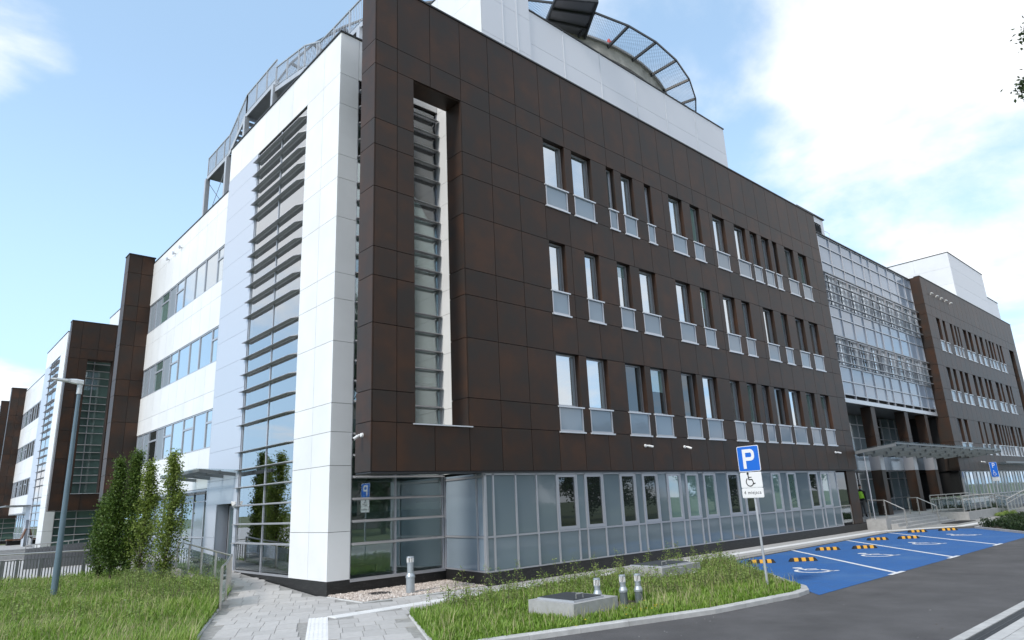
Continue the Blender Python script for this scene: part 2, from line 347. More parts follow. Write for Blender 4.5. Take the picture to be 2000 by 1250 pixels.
def inpoly(P, poly):
    x, y = P[:, 0], P[:, 1]; r = np.zeros(len(P), bool); n = len(poly)
    for i in range(n):
        x0, y0 = poly[i]; x1, y1 = poly[(i+1) % n]
        c = ((y0 > y) != (y1 > y)); 
        with np.errstate(divide='ignore', invalid='ignore'): r ^= c & (x < (x1-x0)*(y-y0)/(y1-y0+1e-12)+x0)
    return r
def zramp(y): return min(max(0., (y-3.0)*.064), .62)

# ------------------------------------------------------------------ ground
def sheet(name, poly, z, m):
    mb = MB(); mb.add([(p[0], p[1], z) for p in poly], [tuple(range(len(poly)))], m); return setkind(mb.build(name, base=(poly[0][0], poly[0][1], z)), 'structure')
EARTH = mat('ground_earth', (.10, .12, .05), .95, var=(.4, .3))
sheet('ground', [(-700, -700), (900, -700), (900, 900), (-700, 900)], -.06, EARTH)
sheet('road', [(-60, -11.56), (130, -11.56), (130, -1.5), (-60, -1.5)], 0.0, ASPH)
sheet('plaza', [(-40, 18.9), (.1, 18.9), (.1, 140), (-40, 140)], -.02, PAVER)
# parking bays
B1, B2, B3 = (12.2, -2.28), (28.3, -1.80), (30.3, -2.35)
park = sheet('parking_bays', [(6.55, -7.97), (27.3, -7.88), (31.9, -4.45), (30.6, -2.5), B3, B2, B1], .006, BLUEP)
def flat(poly, z, m, name, parent): return MB().prism(poly, z, z+.003, m).build(name, parent)
def strip_poly(a, b, w):
    a = Vector(a); b = Vector(b); d = (b-a).normalized(); n = Vector((-d.y, d.x))*w/2; return [tuple(a-n), tuple(b-n), tuple(b+n), tuple(a+n)]
for a, b in (((17.31, -2.12), (11.29, -7.93)), ((22.77, -1.95), (16.2, -7.9)), ((28.15, -1.80), (21.5, -7.86))):
    flat(strip_poly(a, b, .13), .009, WPAINT, 'bay_line', park)
    flat(strip_poly((b[0]-.55, b[1]-.02), (b[0]+.42, b[1]-.02), .12), .0125, WPAINT, 'bay_line', park)
def wheelchair(mb, O, ux, uy, s, z, m, th):
    """access symbol in the plane O + ux,uy; unit box about 1 high. ux, uy 3-D vectors; th extrusion vector"""
    def pt(x, y): return O+ux*(x*s)+uy*(y*s)
    def poly(P):
        a = [pt(*p) for p in P]; b_ = [p+th for p in a]; n = len(P)
        mb.add([*a, *b_], [tuple(range(n-1, -1, -1)), tuple(range(n, 2*n))]+[(i, (i+1) % n, (i+1) % n+n, i+n) for i in range(n)], m)
    def stroke(p, q, w):
        p = Vector(p); q = Vector(q); d = (q-p).normalized(); n = Vector((-d.y, d.x))*w/2; poly([p-n, q-n, q+n, p+n])
    poly([(-.16+.095*math.cos(t_), .44+.095*math.sin(t_)) for t_ in np.linspace(0, 2*math.pi, 15)[:-1]])
    stroke((-.155, .35), (-.115, -.02), .085); stroke((-.14, .17), (.13, .17), .06); stroke((-.115, -.0), (.155, -.0), .075)
    stroke((.14, .03), (.28, -.33), .075); stroke((.26, -.32), (.40, -.26), .065)
    A = np.linspace(R(125), R(345), 15); c = (-.06, -.16)
    for t0, t1 in zip(A[:-1], A[1:]):
        poly([(c[0]+r_*math.cos(t_), c[1]+r_*math.sin(t_)) for r_, t_ in ((.27, t0), (.27, t1), (.345, t1), (.345, t0))])
BU, BR_ = Vector((.72, .69, 0)), Vector((.69, -.72, 0))
for c in ((11.18, -5.71), (16.36, -5.55), (21.7, -5.41), (26.9, -5.3)):
    mb = MB(); wheelchair(mb, Vector((c[0], c[1], .010)), BR_, BU, 1.45, .01, WPAINT, Vector((0, 0, .003))); mb.build('wheelchair_symbol', park)
# pavement beneath the pavers, ramping up along the west face
pv = MB()
ys = [-6.5, -2.3, 0, 2.5, 3.0, 5.6, 8, 10, 12.68, 24]
def lawn_x(y):
    P = [(-4.7, -2.2), (-4.21, -.9), (-3.73, .15), (-2.55, 2.75), (-1.2, 5.66), (-1.05, 8), (-1.0, 12), (-1.0, 24)]
    if y <= P[0][1]: return P[0][0]-.49*(P[0][1]-y)
    for (xa, ya), (xb, yb) in zip(P[:-1], P[1:]):
        if ya <= y <= yb: return xa+(xb-xa)*(y-ya)/(yb-ya)
    return P[-1][0]
for y0, y1 in zip(ys[:-1], ys[1:]):
    za, zb = zramp(y0)+.018, zramp(y1)+.018
    xr0 = .14
    if y0 < -2.2: xa, xb = -.36-(-2.25-y0)*.52, -.36-(-2.25-y1)*.52
    else: xa = xb = .14
    pv.add([(lawn_x(y0), y0, za), (xa, y0, za), (xb, y1, zb), (lawn_x(y1), y1, zb), (lawn_x(y0), y0, -.05), (xa, y0, -.05), (xb, y1, -.05), (lawn_x(y1), y1, -.05)], [(0, 1, 2, 3), (4, 0, 3, 7), (1, 5, 6, 2)], PAVJ)
pv.add([(x, y, .018) for x, y in [(-.36, -2.25), (12.0, -2.2), (28.3, -1.72), (30.4, -2.27), (33.5, -3.9), (48, -4.3), (80, -4.3), (80, .1), (.14, .1), (.14, -2.2)]], [tuple(range(10))], PAVJ)
pave = setkind(pv.build('pavement', base=(0, 0, 0)), 'structure')
# pavers: laid lengthwise along U, 0.3 wide, mixed lengths
U = Vector((.455, .890)); Vv = Vector((.890, -.455))
pieces = []
def tact(p):        # tactile leg / strip zones
    x, y = p; d = Vector((x+1.62, y+.62)); 
    if abs(y+.96) < .20 and x > -1.6: return True
    a, c = d.dot(U), d.dot(Vv); return a < .1 and abs(c) < .22
GRAV = [(.14, 2.5), (.14, .50), (3.9, .10), (4.2, 2.6)]
sU = -12.0; krow = 0
while sU < 17:
    l = (.60, .60, .45, .60)[krow % 4]; krow += 1; c = -9.5+random.random()*.3
    while c < 6.5:
        w = random.choice((.40, .40, .50, .30)); mid = Vector((-1.62, -.62))+U*(sU+l/2)+Vv*(c+w/2)
        if -6.2 < mid.y < 12 and lawn_x(mid.y)+.22 < mid.x and mid.x < 3.2:
            if mid.y > .25: ok = mid.x < -.02
            elif mid.y > -.35: ok = mid.x < 2.9
            elif mid.y < -2.2: ok = mid.x < -.36-(-2.25-mid.y)*.52-.18
            else: ok = True
            if ok and not tact(mid) and not (mid.y > 2.45 and mid.x > .0): pieces.append((mid, l, w))
        c += w+.005
    sU += l+.006
def paver_geo(mb, mid, l, w=.299):
    q = []
    for a, c in ((-1, -1), (1, -1), (1, 1), (-1, 1)):
        p = mid+U*(a*(l/2-.004))-Vv*(c*(w/2-.003)); q.append((p.x, p.y, zramp(p.y)+.021+mid_t))
    mb.add([(x, y, z_-.02) for x, y, z_ in q]+q, BF, PAVER)
pieces.sort(key=lambda p: (p[0]-CAM.xy).length)
rest = MB()
for k, (mid, l, w_) in enumerate(pieces):
    mid_t = .010+random.random()*.003
    if k < 270:
        mb = MB(); paver_geo(mb, mid, l, w_); mb.build('paver', pave)
    else: paver_geo(rest, mid, l, w_)
# path along the south face: rows of pavers, joined
y0 = -.70
for x0, x1, ya, yb in ((3.2, 30, -.72, .06), (3.3, 12, -2.1, -1.22), (12, 28, -1.7, -1.22)):
    x = x0
    while x < x1:
        y = ya
        while y < yb-.1:
            rest.box(x, x+.592, y, min(y+.292, yb), .02, .033+random.random()*.003, PAVER); y += .3
        x += .6
if rest.v: setkind(rest.build('paver', pave), 'stuff')
def tpaver(a, b, n0):
    a = Vector(a); b = Vector(b); d = (b-a); n = int(d.length/.40); d.normalize(); nn = Vector((-d.y, d.x))
    for k in range(n):
        mb = MB(); p = a+d*(k*.4); q = a+d*(k*.4+.394); near = (p-CAM.xy).length < 26
        mb.wall(p, q, -.20, .20, .02, .036, TACT)
        if near:
            for j in range(5): mb.wall(p+d*.01, q-d*.01, -.175+j*.08, -.145+j*.08, .036, .041, TACT)
        mb.build('tactile_paver', pave)
tpaver((-1.46, -.93), (29.0, -.98), 0)
tpaver((29.05, -1.0), (33.5, -3.35), 0); tpaver((33.5, -3.4), (47, -3.75), 0)
tpaver(Vector((-1.66, -.72)), Vector((-1.66, -.72))-U*4.4, 0)
# kerbs: island and lawn edging, each stone a part
isl = [(12.15, -2.22), (9.66, -4.95), (8.92, -5.72), (7.55, -7.02), (7.25, -7.38), (6.75, -7.66), (6.1, -7.74), (3.3, -7.40), (-.6, -6.25), (-1.6, -5.95)]
kerb = setkind(MB().box(-.9, -.88, -5.9, -5.88, -.05, .02, KERB).build('kerb', base=(0, 0, 0)), 'structure')
def kerbrun(pts, w, h, ln, z0=-.04, inside=1, nm='kerb_stone'):
    for a, b in zip(pts[:-1], pts[1:]):
        a = Vector(a); b = Vector(b); d = b-a; n = max(1, round(d.length/ln)); st = d/n
        for k in range(n):
            p = a+st*k; q = a+st*(k+1)-st.normalized()*.008
            mb = MB(); D = st.normalized(); nn = Vector((-D.y, D.x))*inside; c = .02
            P = [(0, z0), (0, h-c), (c, h), (w, h), (w, z0)]
            va = [(p.x+nn.x*t_, p.y+nn.y*t_, z_) for t_, z_ in P]; vb = [(q.x+nn.x*t_, q.y+nn.y*t_, z_) for t_, z_ in P]
            mb.add(va+vb, [(0, 1, 6, 5), (1, 2, 7, 6), (2, 3, 8, 7), (3, 4, 9, 8), (4, 3, 2, 1, 0), (5, 6, 7, 8, 9)], KERB); mb.build(nm, kerb)
kerbrun(isl, .16, .10, 1.0, inside=-1)
kerbrun([(-.36, -2.25), (-2.3, -6.0)], .09, .05, 1.0, inside=1)
kerbrun([(.12, 2.42), (.12, .50), (3.8, .08)], .06, .045, 1.0)
kerbrun([(27.4, -7.75), (31.95, -4.6), (34.2, -4.7), (60, -4.9)], .12, .10, 1.0, inside=1)
lk = [(lawn_x(y), y) for y in (-3, -.9, .15, 2.75, 5.66)]
kerbrun(lk, .09, .045, 1.0, inside=1)
# drain channel on the far side of the road
dr = setkind(MB().box(-20, 60, -11.90, -11.62, -.05, -.012, DARK).build('drain_channel', base=(0, 0, 0)), 'structure')
x = -2.0
while x < 30:
    bx('kerb_stone', x, x+.992, -11.66, -11.50, -.05, .014, KERB, dr); bx('kerb_stone', x, x+.992, -12.06, -11.88, -.05, .014, KERB, dr)
    gm = MB()
    for k in range(20): gm.box(x+k*.05, x+k*.05+.026, -11.875, -11.665, -.012, .004, DARKST)
    gm.box(x, x+.99, -11.78, -11.765, -.012, .006, DARKST)
    gm.build('drain_grate', dr); x += 1.0
sheet('footway', [(-60, -12.06), (130, -12.06), (130, -20), (-60, -20)], .003, PAVJ)
fp = MB()
for i in range(0, 26):
    for j in range(8): fp.box(1.5+i*.4, 1.5+i*.4+.394, -12.07-.2*(j+1), -12.07-.2*j-.006, .0, .016+random.random()*.003, KERB)
setkind(fp.build('footway_paver'), 'stuff')
# lawns
LAWN = [(-9.5, -4), (-5.4, -4), (-4.7, -2.2), (-4.25, -.9), (-3.78, .15), (-2.6, 2.75), (-1.35, 5.4), (-1.2, 8), (-1.2, 13), (-1.8, 17.6), (-5.4, 18.6), (-9.5, 18.6)]
sheet('lawn', LAWN, .02, SOIL)
ISL = [(-.30, -2.2), (2, -1.95), (6, -2.0), (11.9, -2.3), (9.55, -4.95), (8.8, -5.72), (7.42, -7.05), (7.1, -7.3), (6.6, -7.54), (6.05, -7.58), (3.3, -7.24), (-.6, -6.1), (-2.1, -5.75)]
sheet('verge', ISL, .035, SOIL)

# ------------------------------------------------------------------ vegetation helpers
def grass(name, poly, n, h0, h1, z, m, hfun=None, w=.011, avoid=()):
    poly_a = np.array(poly); lo, hi = poly_a.min(0), poly_a.max(0)
    P = RNG.uniform(lo, hi, (n*3, 2)); P = P[inpoly(P, poly)]
    c = np.array([CAM.x, CAM.y]); d = np.hypot(*(P-c).T); keep = RNG.random(len(P)) < np.clip(16/d, .35, 1)**1.3; P = P[keep][:n]
    for (x0, x1, y0_, y1_) in avoid: P = P[~((P[:, 0] > x0) & (P[:, 0] < x1) & (P[:, 1] > y0_) & (P[:, 1] < y1_))]
    n = len(P)
    cl = (np.sin(P[:, 0]*1.9+P[:, 1]*.7)+np.sin(P[:, 0]*.6-P[:, 1]*1.6+2)+np.sin(P[:, 0]*4.3+1)*np.sin(P[:, 1]*3.7))/3
    h = RNG.uniform(h0, h1, n)*(1+.35*cl)
    if hfun is not None: h *= hfun(P)
    az = RNG.uniform(0, 2*np.pi, n); lean = RNG.uniform(.1, .75, n)*h; wd = w*RNG.uniform(.7, 1.4, n)*(1+np.hypot(*(P-c).T)/40)
    dx, dy = np.cos(az), np.sin(az); sx_, sy_ = -dy*wd, dx*wd
    zz_ = np.full(n, z)
    B = np.stack([P[:, 0], P[:, 1], zz_], 1); sv = np.stack([sx_, sy_, np.zeros(n)], 1)
    M1 = B+np.stack([dx*lean*.35, dy*lean*.35, h*.6], 1); T = B+np.stack([dx*lean, dy*lean, h], 1)
    V = np.stack([B-sv, B+sv, M1+sv*.75, M1-sv*.75, T], 1).reshape(-1, 3); i = np.arange(n)[:, None]*5
    F = np.concatenate([i+[0, 1, 2], i+[0, 2, 3], i+[3, 2, 4]], 1).reshape(-1, 3)
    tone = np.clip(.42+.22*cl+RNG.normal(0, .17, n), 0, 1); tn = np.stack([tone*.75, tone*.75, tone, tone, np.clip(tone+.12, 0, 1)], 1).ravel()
    return setkind(arrmesh(name, V, F, m, tn, base=(poly_a[:, 0].mean(), poly_a[:, 1].mean(), z)), 'stuff')
def leaves(C, size, tone, tilt=.9, aspect=.55):
    """rhombic leaves at centres C"""
    n = len(C); d = RNG.normal(0, 1, (n, 3)); d[:, 2] = d[:, 2]*tilt; d /= np.linalg.norm(d, axis=1)[:, None]
    r = RNG.normal(0, 1, (n, 3)); s = np.cross(d, r); s /= np.linalg.norm(s, axis=1)[:, None]+1e-9
    L_ = (size*RNG.uniform(.65, 1.25, n))[:, None]; nrm = np.cross(d, s)
    V = np.stack([C-d*L_*.5, C+s*L_*aspect*.5+nrm*L_*.08, C+d*L_*.5, C-s*L_*aspect*.5+nrm*L_*.08], 1).reshape(-1, 3)
    F = np.arange(n)[:, None]*4+np.array([[0, 1, 2, 3]]); return V, F, np.repeat(tone, 4)
def hornbeam(x, y, h, rmax, nleaf, m, label, lean=(0, 0), seed=0, gap=.0):
    t_ = thing('hornbeam_tree', label, 'tree', (x, y, 0), 'columnar hornbeams on the lawn')
    rg = np.random.default_rng(seed); tb = MB(); H = h
    ax = lambda s: np.array([x+lean[0]*s+.04*math.sin(s*7+seed), y+lean[1]*s+.04*math.cos(s*6+seed), s*H])
    for k in range(10):
        a, b = ax(k/10*.96), ax((k+1)/10*.96); tb.tube(a, b, .045*(1-k/10.5)+.004, .045*(1-(k+1)/10.5)+.004, TRUNK, 7, False)
    C = []; T = []; nb = int(46+h*14)
    for k in range(nb):
        s = .10+.88*(k+rg.random())/nb; prof = rmax*(min(1, (s-.04)/.16))**.7*(1-max(0, (s-.25)/.75))**1.15*rg.uniform(.6, 1.2)+.075
        a = rg.uniform(0, 2*np.pi); p = ax(s*.94); le = prof*rg.uniform(.9, 1.15); e = p+np.array([math.cos(a)*prof, math.sin(a)*prof, le*rg.uniform(.9, 1.7)])
        e[2] = min(e[2], H*1.0)
        tb.tube(p, e, .013*(1-s*.5), .004, TRUNK, 4, False)
        if rg.random() < gap: continue
        nl = int(nleaf/nb*rg.uniform(.55, 1.45)); u = rg.random(nl)**.65
        tw = rg.uniform(0.4, 1.0)
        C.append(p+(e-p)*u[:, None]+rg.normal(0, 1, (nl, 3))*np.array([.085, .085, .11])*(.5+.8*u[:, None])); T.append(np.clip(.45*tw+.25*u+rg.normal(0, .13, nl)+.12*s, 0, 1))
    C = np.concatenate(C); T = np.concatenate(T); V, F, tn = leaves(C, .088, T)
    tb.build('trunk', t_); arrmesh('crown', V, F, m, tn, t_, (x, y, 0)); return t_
def broad_tree(x, y, h, r, nleaf, m, label, seed, leaf=.14, cat='tree', zc=.62, rz=None, grp=None, cl=1.):
    t_ = thing('poplar_tree', label, cat, (x, y, 0), grp); rg = np.random.default_rng(seed); tb = MB(); rz = rz or h*.36
    tb.tube((x, y, -.05), (x, y, h*.45), .30, .2, TRUNK, 9); tb.tube((x, y, h*.45), (x+.3, y, h*.9), .2, .05, TRUNK, 7)
    C = []; T = []
    for k in range(90):
        d = rg.normal(0, 1, 3); d /= np.linalg.norm(d); rr = rg.uniform(.35, 1)**.6; e = np.array([x, y, h*zc])+d*np.array([r, r, rz])*rr
        s = np.array([x, y, max(h*.22, min(h*.8, e[2]-rg.uniform(.5, 2.)))]); tb.tube(s, e, .05, .012, TRUNK, 4, False)
        nl = int(nleaf/90*rg.uniform(.5, 1.5)); cs = rg.uniform(.35, .8)*cl
        C.append(e+rg.normal(0, 1, (nl, 3))*cs*np.array([.62, .62, .5])); T.append(np.clip(rg.uniform(.2, .65)+.12*d[2]+rg.normal(0, .13, nl), 0, 1))
    C = np.concatenate(C); T = np.concatenate(T); V, F, tn = leaves(C, leaf, T)
    tb.build('trunk', t_); arrmesh('crown', V, F, m, tn, t_, (x, y, 0)); return t_

# ------------------------------------------------------------------ facade pieces
G = .009
ROWS = [3.17, 4.44, 5.27, 7.09, 8.44, 9.28, 11.11, 12.45, 13.28, 15.13, 15.96, 18.2]
def facade_rows(root, y, x0, x1, rows, mod, openings, m, depth, name='brown_panel'):
    """openings: list of (xa, xb, za, zb). Panels fill the rest, split at the module lines."""
    for z0, z1 in zip(rows[:-1], rows[1:]):
        ops = sorted([(a, b) for a, b, c, d in openings if c < z1-.05 and d > z0+.05]); segs = []; x = x0
        for a, b in ops:
            if a > x+.02: segs.append((x, a))
            x = max(x, b)
        if x < x1-.02: segs.append((x, x1))
        for a, b in segs:
            cuts = [a]+[c for c in mod if a+.30 < c < b-.30]+[b]
            for p, q in zip(cuts[:-1], cuts[1:]):
                bx(name, p+(G if p > a or a == x0 else 0), q-(G if q < b or b == x1 else 0), y, y+depth, z0+G, z1-G, m, root)
def win_brown(root, xa, xb, y, za, zm, zh, pane, sp=SPAN, detail=True):
    """window in the brown wall: frame, pane, enamelled glass below, two sills"""
    f = MB(); t_ = .055; yi = y+.20
    f.box(xa, xa+t_, yi, yi+.07, zm, zh, ALU).box(xb-t_, xb, yi, yi+.07, zm, zh, ALU).box(xa+t_, xb-t_, yi, yi+.07, zh-t_, zh, ALU).box(xa+t_, xb-t_, yi, yi+.07, zm, zm+t_+.02, ALU)
    if detail and xb-xa > .7: f.box(xb-t_-.075, xb-t_-.04, yi-.02, yi+.05, zm+t_, zh-t_, ALUD)
    f.box(xa, xa+.04, y-.012, y+.10, za, zm-.05, ALU).box(xb-.04, xb, y-.012, y+.10, za, zm-.05, ALU).box(xa+.04, xb-.04, y-.012, y+.1, za, za+.05, ALU)
    w = f.build('window', root, ((xa+xb)/2, y, zm))
    if detail and random.random() < .22 and xb-xa > .6:
        zc_ = zm+(zh-zm)*random.uniform(.45, .75)
        bx('pane', xa+t_, xb-t_, yi+.035, yi+.06, zm+t_+.02, zc_, WGD if pane is WGB else pane, w); bx('window_blind', xa+t_, xb-t_, yi+.033, yi+.06, zc_+.002, zh-t_, WGB, w)
    else: bx('pane', xa+t_, xb-t_, yi+.035, yi+.06, zm+t_+.02, zh-t_, pane, w)
    bx('spandrel_glass', xa+.04, xb-.04, y+.02, y+.08, za+.05, zm-.05, sp, w)
    bx('sill', xa-.05, xb+.07, y-.05, yi, zm-.05, zm-.003, SILL, w)
    bx('sill', xa-.05, xb+.07, y-.05, y+.08, za-.055, za-.003, SILL, w)
WTOP = [(7.02, 8.14), (8.53, 9.65), (10.57, 11.05), (11.50, 12.28), (13.05, 13.51), (14.80, 15.84), (16.46, 17.24), (18.34, 19.41), (20.29, 21.40), (21.82, 22.56), (22.99, 23.79), (24.15, 24.66), (25.51, 26.57), (27.13, 28.16)]
WMID = [(7.02, 7.85), (8.87, 9.69), (10.73, 11.54), (12.13, 13.21), (14.62, 15.72), (16.47, 17.31), (18.35, 19.41), (20.01, 20.78), (22.05, 23.12), (23.88, 24.60), (25.48, 26.48), (27.06, 28.16)]
WLOW = [(7.02, 8.16), (8.54, 9.69), (10.69, 11.86), (12.22, 13.34), (14.27, 15.36), (15.82, 16.95), (18.00, 18.82), (19.47, 20.31), (20.78, 21.51), (21.99, 23.11), (23.48, 24.74), (25.34, 26.35), (27.01, 28.05)]
LZ = [z_ for j in range(4) for z_ in [1.33+4.03*j+.615*i-(0 if j else 0) for i in range(6)]]
LZ = [z_ for z_ in LZ if z_ < 15.95]

def wing_west(name, label, ox, oy, full):
    """white and brown west part of a wing: brown screen slab, white pier, louvered stair glazing, silver bay, ribbon windows, brown fin"""
    rt_ = thing(name, label, 'building', (ox, oy, 0), 'wings of the hospital complex')
    X = lambda v: ox+v
    Y = lambda v: oy+v
    zt = 18.2
    # --- brown screen slab
    mod = [X(.78+1.232*k) for k in range(0, 30)]
    slot = (X(1.37), X(3.24), 4.44, 15.13)
    xe = X(30.2) if full else X(7.0)
    wins = []
    if full:
        for LST, za, zm, zh in ((WTOP, 12.45, 13.28, 15.13), (WMID, 8.44, 9.28, 11.11), (WLOW, 4.44, 5.27, 7.09)):
            wins += [(X(a), X(b), za, zm, zh) for a, b in LST]
    ops = [slot]+[(a, b, za, zh) for a, b, za, zm, zh in wins]
    facade_rows(rt_, oy, X(.04), X(3.24), ROWS, mod, [slot], BROWN, .05)
    facade_rows(rt_, oy, X(3.24), xe, ROWS, mod, ops[1:], BROWN, .30)
    for z0, z1 in zip(ROWS[:-1], ROWS[1:]):                          # end face and slot jamb
        bx('brown_panel', X(0), X(.038), Y(.004), Y(.78), z0+G, z1-G, BROWN, rt_)
        if 4.3 < z0 < 15.0: bx('brown_panel', X(3.205), X(3.238), Y(.012), Y(.78), z0+G, z1-G, BROWN, rt_)
    c = MB(); c.box(X(.04), X(1.36), Y(.055), Y(.76), 3.19, zt-.05, DARK).box(X(1.36), X(3.245), Y(.055), Y(.76), 3.19, 4.42, DARK).box(X(1.36), X(3.245), Y(.055), Y(.76), 15.15, zt-.05, DARK)
    c.box(X(3.245), xe-.02, Y(.33), Y(.775), 3.19, zt-.05, DARK)
    c.build('wall_core', rt_)
    k = MB(); k.box(X(.06), X(1.37), Y(.762), Y(.785), 3.19, zt-.05, BROWN).box(X(1.37), X(3.2), Y(.762), Y(.785), 15.13, zt-.05, BROWN).box(X(1.37), X(3.2), Y(.762), Y(.785), 3.19, 4.44, BROWN)
    k.box(X(1.36), X(1.385), Y(.05), Y(.762), 4.44, 15.13, BROWN).box(X(1.39), X(3.2), Y(.05), Y(.775), 15.105, 15.13, BROWN); k.build('slab_lining', rt_)
    bx('slot_sill', X(1.30), X(3.34), Y(-.05), Y(.80), 4.405, 4.437, SILL, rt_)
    bx('coping', X(-.03), xe+.03, Y(-.03), Y(.84), zt, zt+.06, COPING, rt_)
    bx('soffit', X(.02), X(3.9) if full else xe, Y(.01), Y(.77), 3.13, 3.165, COPING, rt_)
    for a, b, za, zm, zh in wins:
        r = random.random(); top = zm > 13
        low = zm < 6
        k_w = round(a-ox, 2); p = (WG if r < .85 or k_w < 10 else WGB) if top else (WG if r < .72 or k_w < 9 else (WGB if r < .88 else WGD))
        if low and 10 < k_w < 15: p = WGB if 12 < k_w < 13 else WGD  # the dark panes here stand in for reflected trees
        win_brown(rt_, a, b, oy, za, zm, zh, p)
    # --- white return wall beside the slot, white pier, header
    rw = MB(); rw.box(X(4.15), X(4.28), Y(.79), Y(2.66), 3.19, 17.8, DARK); rw.build('return_core', rt_)
    for z0, z1 in zip([3.2, 4.44, 5.27, 7.1, 8.44, 9.28, 11.11, 12.45, 13.28, 15.13, 16.2], [4.44, 5.27, 7.1, 8.44, 9.28, 11.11, 12.45, 13.28, 15.13, 16.2, 17.8]):
        bx('white_panel', X(4.11), X(4.145), Y(.79), Y(2.6), z0+G*.6, z1-G*.6, WHITE, rt_)
    ZS = [.40, 1.68, 3.49, 4.44, 5.27, 7.12, 8.44, 9.27, 11.11, 12.45, 13.27, 15.12, 16.25, 17.83]
    for z0, z1 in zip(ZS[:-1], ZS[1:]):
        a, b = z0+G*.7, z1-G*.7
        bx('white_panel', X(.2), X(.845), Y(2.5), Y(2.535), a, b, WHITE, rt_)             # faces the slot side
        bx('white_panel', X(.168), X(.199), Y(2.501), Y(3.66-.006), a, b, WHITE, rt_)     # west face
        bx('white_panel', X(.168), X(.199), Y(3.66+.006), Y(4.90), a, b, WHITE, rt_)
    MB().box(X(.202), X(.84), Y(2.537), Y(4.90), .02, 17.8, DARK).build('pier_core', rt_)
    for ya, yb in ((4.90, 6.15), (6.15, 7.4), (7.4, 8.65), (8.65, 9.9), (9.9, 11.15), (11.15, 12.44)):
        bx('white_panel', X(.168), X(.199), Y(ya+G*.6), Y(yb-G*.6), 16.26, 17.83-.006, WHITE, rt_)
    for xa, xb in ((.86, 2.4), (2.4, 4.1)): bx('white_panel', X(xa), X(xb-.012), Y(2.5), Y(2.535), 16.26, 17.82, WHITE, rt_)
    MB().box(X(.202), X(4.1), Y(2.54), Y(12.44), 16.2, 17.78, DARK).build('header_core', rt_)
    MB().box(X(.13), X(.23), Y(2.46), Y(12.46), 17.83, 17.88, COPING).box(X(.23), X(4.15), Y(2.46), Y(2.56), 17.83, 17.88, COPING).box(X(.23), X(.33), Y(12.36), Y(12.46), 15.9, 17.83, WHITE).build('coping', rt_)
    # --- stair glazing, south side (behind the slab) and west side
    for axis in ('s', 'w'):
        zs = [.46]+[z_ for z_ in LZ]+[16.2]
        if axis == 's': cuts = [.86, 2.36, 4.10]
        else: cuts = [4.92, 7.06, 9.24]
        fr = MB()
        for c_ in cuts:
            if axis == 's': fr.box(X(c_-.03 if c_ > .9 else c_), X(c_+.03), Y(2.53), Y(2.66), .40, 16.2, ALU)
            else: fr.box(X(.19), X(.32), Y(c_-.03), Y(c_+.03), .40, 16.2, ALU)
        if axis == 's': fr.box(X(.86), X(4.12), Y(2.46), Y(2.66), .33, .41, ALU)
        else: fr.box(X(.17), X(.32), Y(4.90), Y(9.27), .40, .46, ALU)
        fr.build('curtain_wall_frame', rt_)
        for i, (z0, z1) in enumerate(zip(zs[:-1], zs[1:])):
            for a, b in zip(cuts[:-1], cuts[1:]):
                if axis == 's': bx('pane', X(a+.035), X(b-.035), Y(2.60), Y(2.62), z0+.03, z1-.03, CWR if full else WGB, rt_)
                else: bx('pane', X(.215), X(.235), Y(a+.035), Y(b-.035), z0+.03, z1-.03, CWL, rt_)
                if i:
                    if axis == 's': bx('transom', X(a+.035), X(b-.035), Y(2.555), Y(2.63), z0-.028, z0+.028, ALU, rt_)
                    else: bx('transom', X(.185), X(.30), Y(a+.035), Y(b-.035), z0-.028, z0+.028, SILL, rt_)  # paler than the south transoms: their lit look put into the colour
            if i:
                lv = MB(); dp = .15 if z0 > 3 else .10
                if axis == 's': lv.add([(X(.90), Y(2.52), z0-.015), (X(4.08), Y(2.52), z0-.015), (X(4.08), Y(2.52-dp), z0-.045), (X(.90), Y(2.52-dp), z0-.045), (X(.90), Y(2.52), z0+.03), (X(4.08), Y(2.52), z0+.03), (X(4.08), Y(2.52-dp), z0-.025), (X(.90), Y(2.52-dp), z0-.025)], [q_[::-1] for q_ in BF], LOUV)
                else: lv.add([(X(.18), Y(4.97), z0-.02), (X(.18), Y(9.42), z0-.02), (X(.18-dp), Y(9.44), z0-.02), (X(.18-dp), Y(5.22), z0-.02), (X(.18), Y(4.97), z0+.02), (X(.18), Y(9.42), z0+.02), (X(.18-dp), Y(9.44), z0-.005), (X(.18-dp), Y(5.22), z0-.005)], [q_[::-1] for q_ in BF], LOUV)
                lv.build('louver', rt_)
    # stair hall interior
    it = MB(); it.box(X(4.16), X(4.3), Y(2.68), Y(9.3), 0, 16.2, INTW).box(X(.35), X(4.3), Y(9.3), Y(9.42), 0, 16.2, INTW)
    for zf in (.38, 4.36, 8.39, 12.42): it.box(X(.36), X(4.15), Y(6.6), Y(9.3), zf-.22, zf, INTF).box(X(.36), X(4.15), Y(2.7), Y(3.9), zf+1.80, zf+2.0, INTF)
    it.box(X(.36), X(4.15), Y(2.7), Y(9.3), 16.1, 16.2, INTW).box(X(.36), X(4.15), Y(2.7), Y(9.3), .0, .16, INTF)
    for zf in (.38, 4.36, 8.39):
        for k in range(11):
            it.box(X(.6), X(2.1), Y(6.6-.25*(k+1)), Y(6.6-.25*k), zf+.16*k+.02, zf+.16*(k+1)+.02, INTF); it.box(X(2.4), X(4.0), Y(3.9+.25*k), Y(3.9+.25*(k+1)), zf+2.0+.17*k, zf+2.0+.17*(k+1), INTF)
        for k in range(14): it.tube((X(2.2), Y(6.6-.2*k), zf+.13*k), (X(2.2), Y(6.6-.2*k), zf+.13*k+1.0), .012, .012, ALUD, 4)
        it.bar((X(2.2), Y(6.6), zf+1.0), (X(2.2), Y(3.8), zf+2.8), .05, .05, ALU)
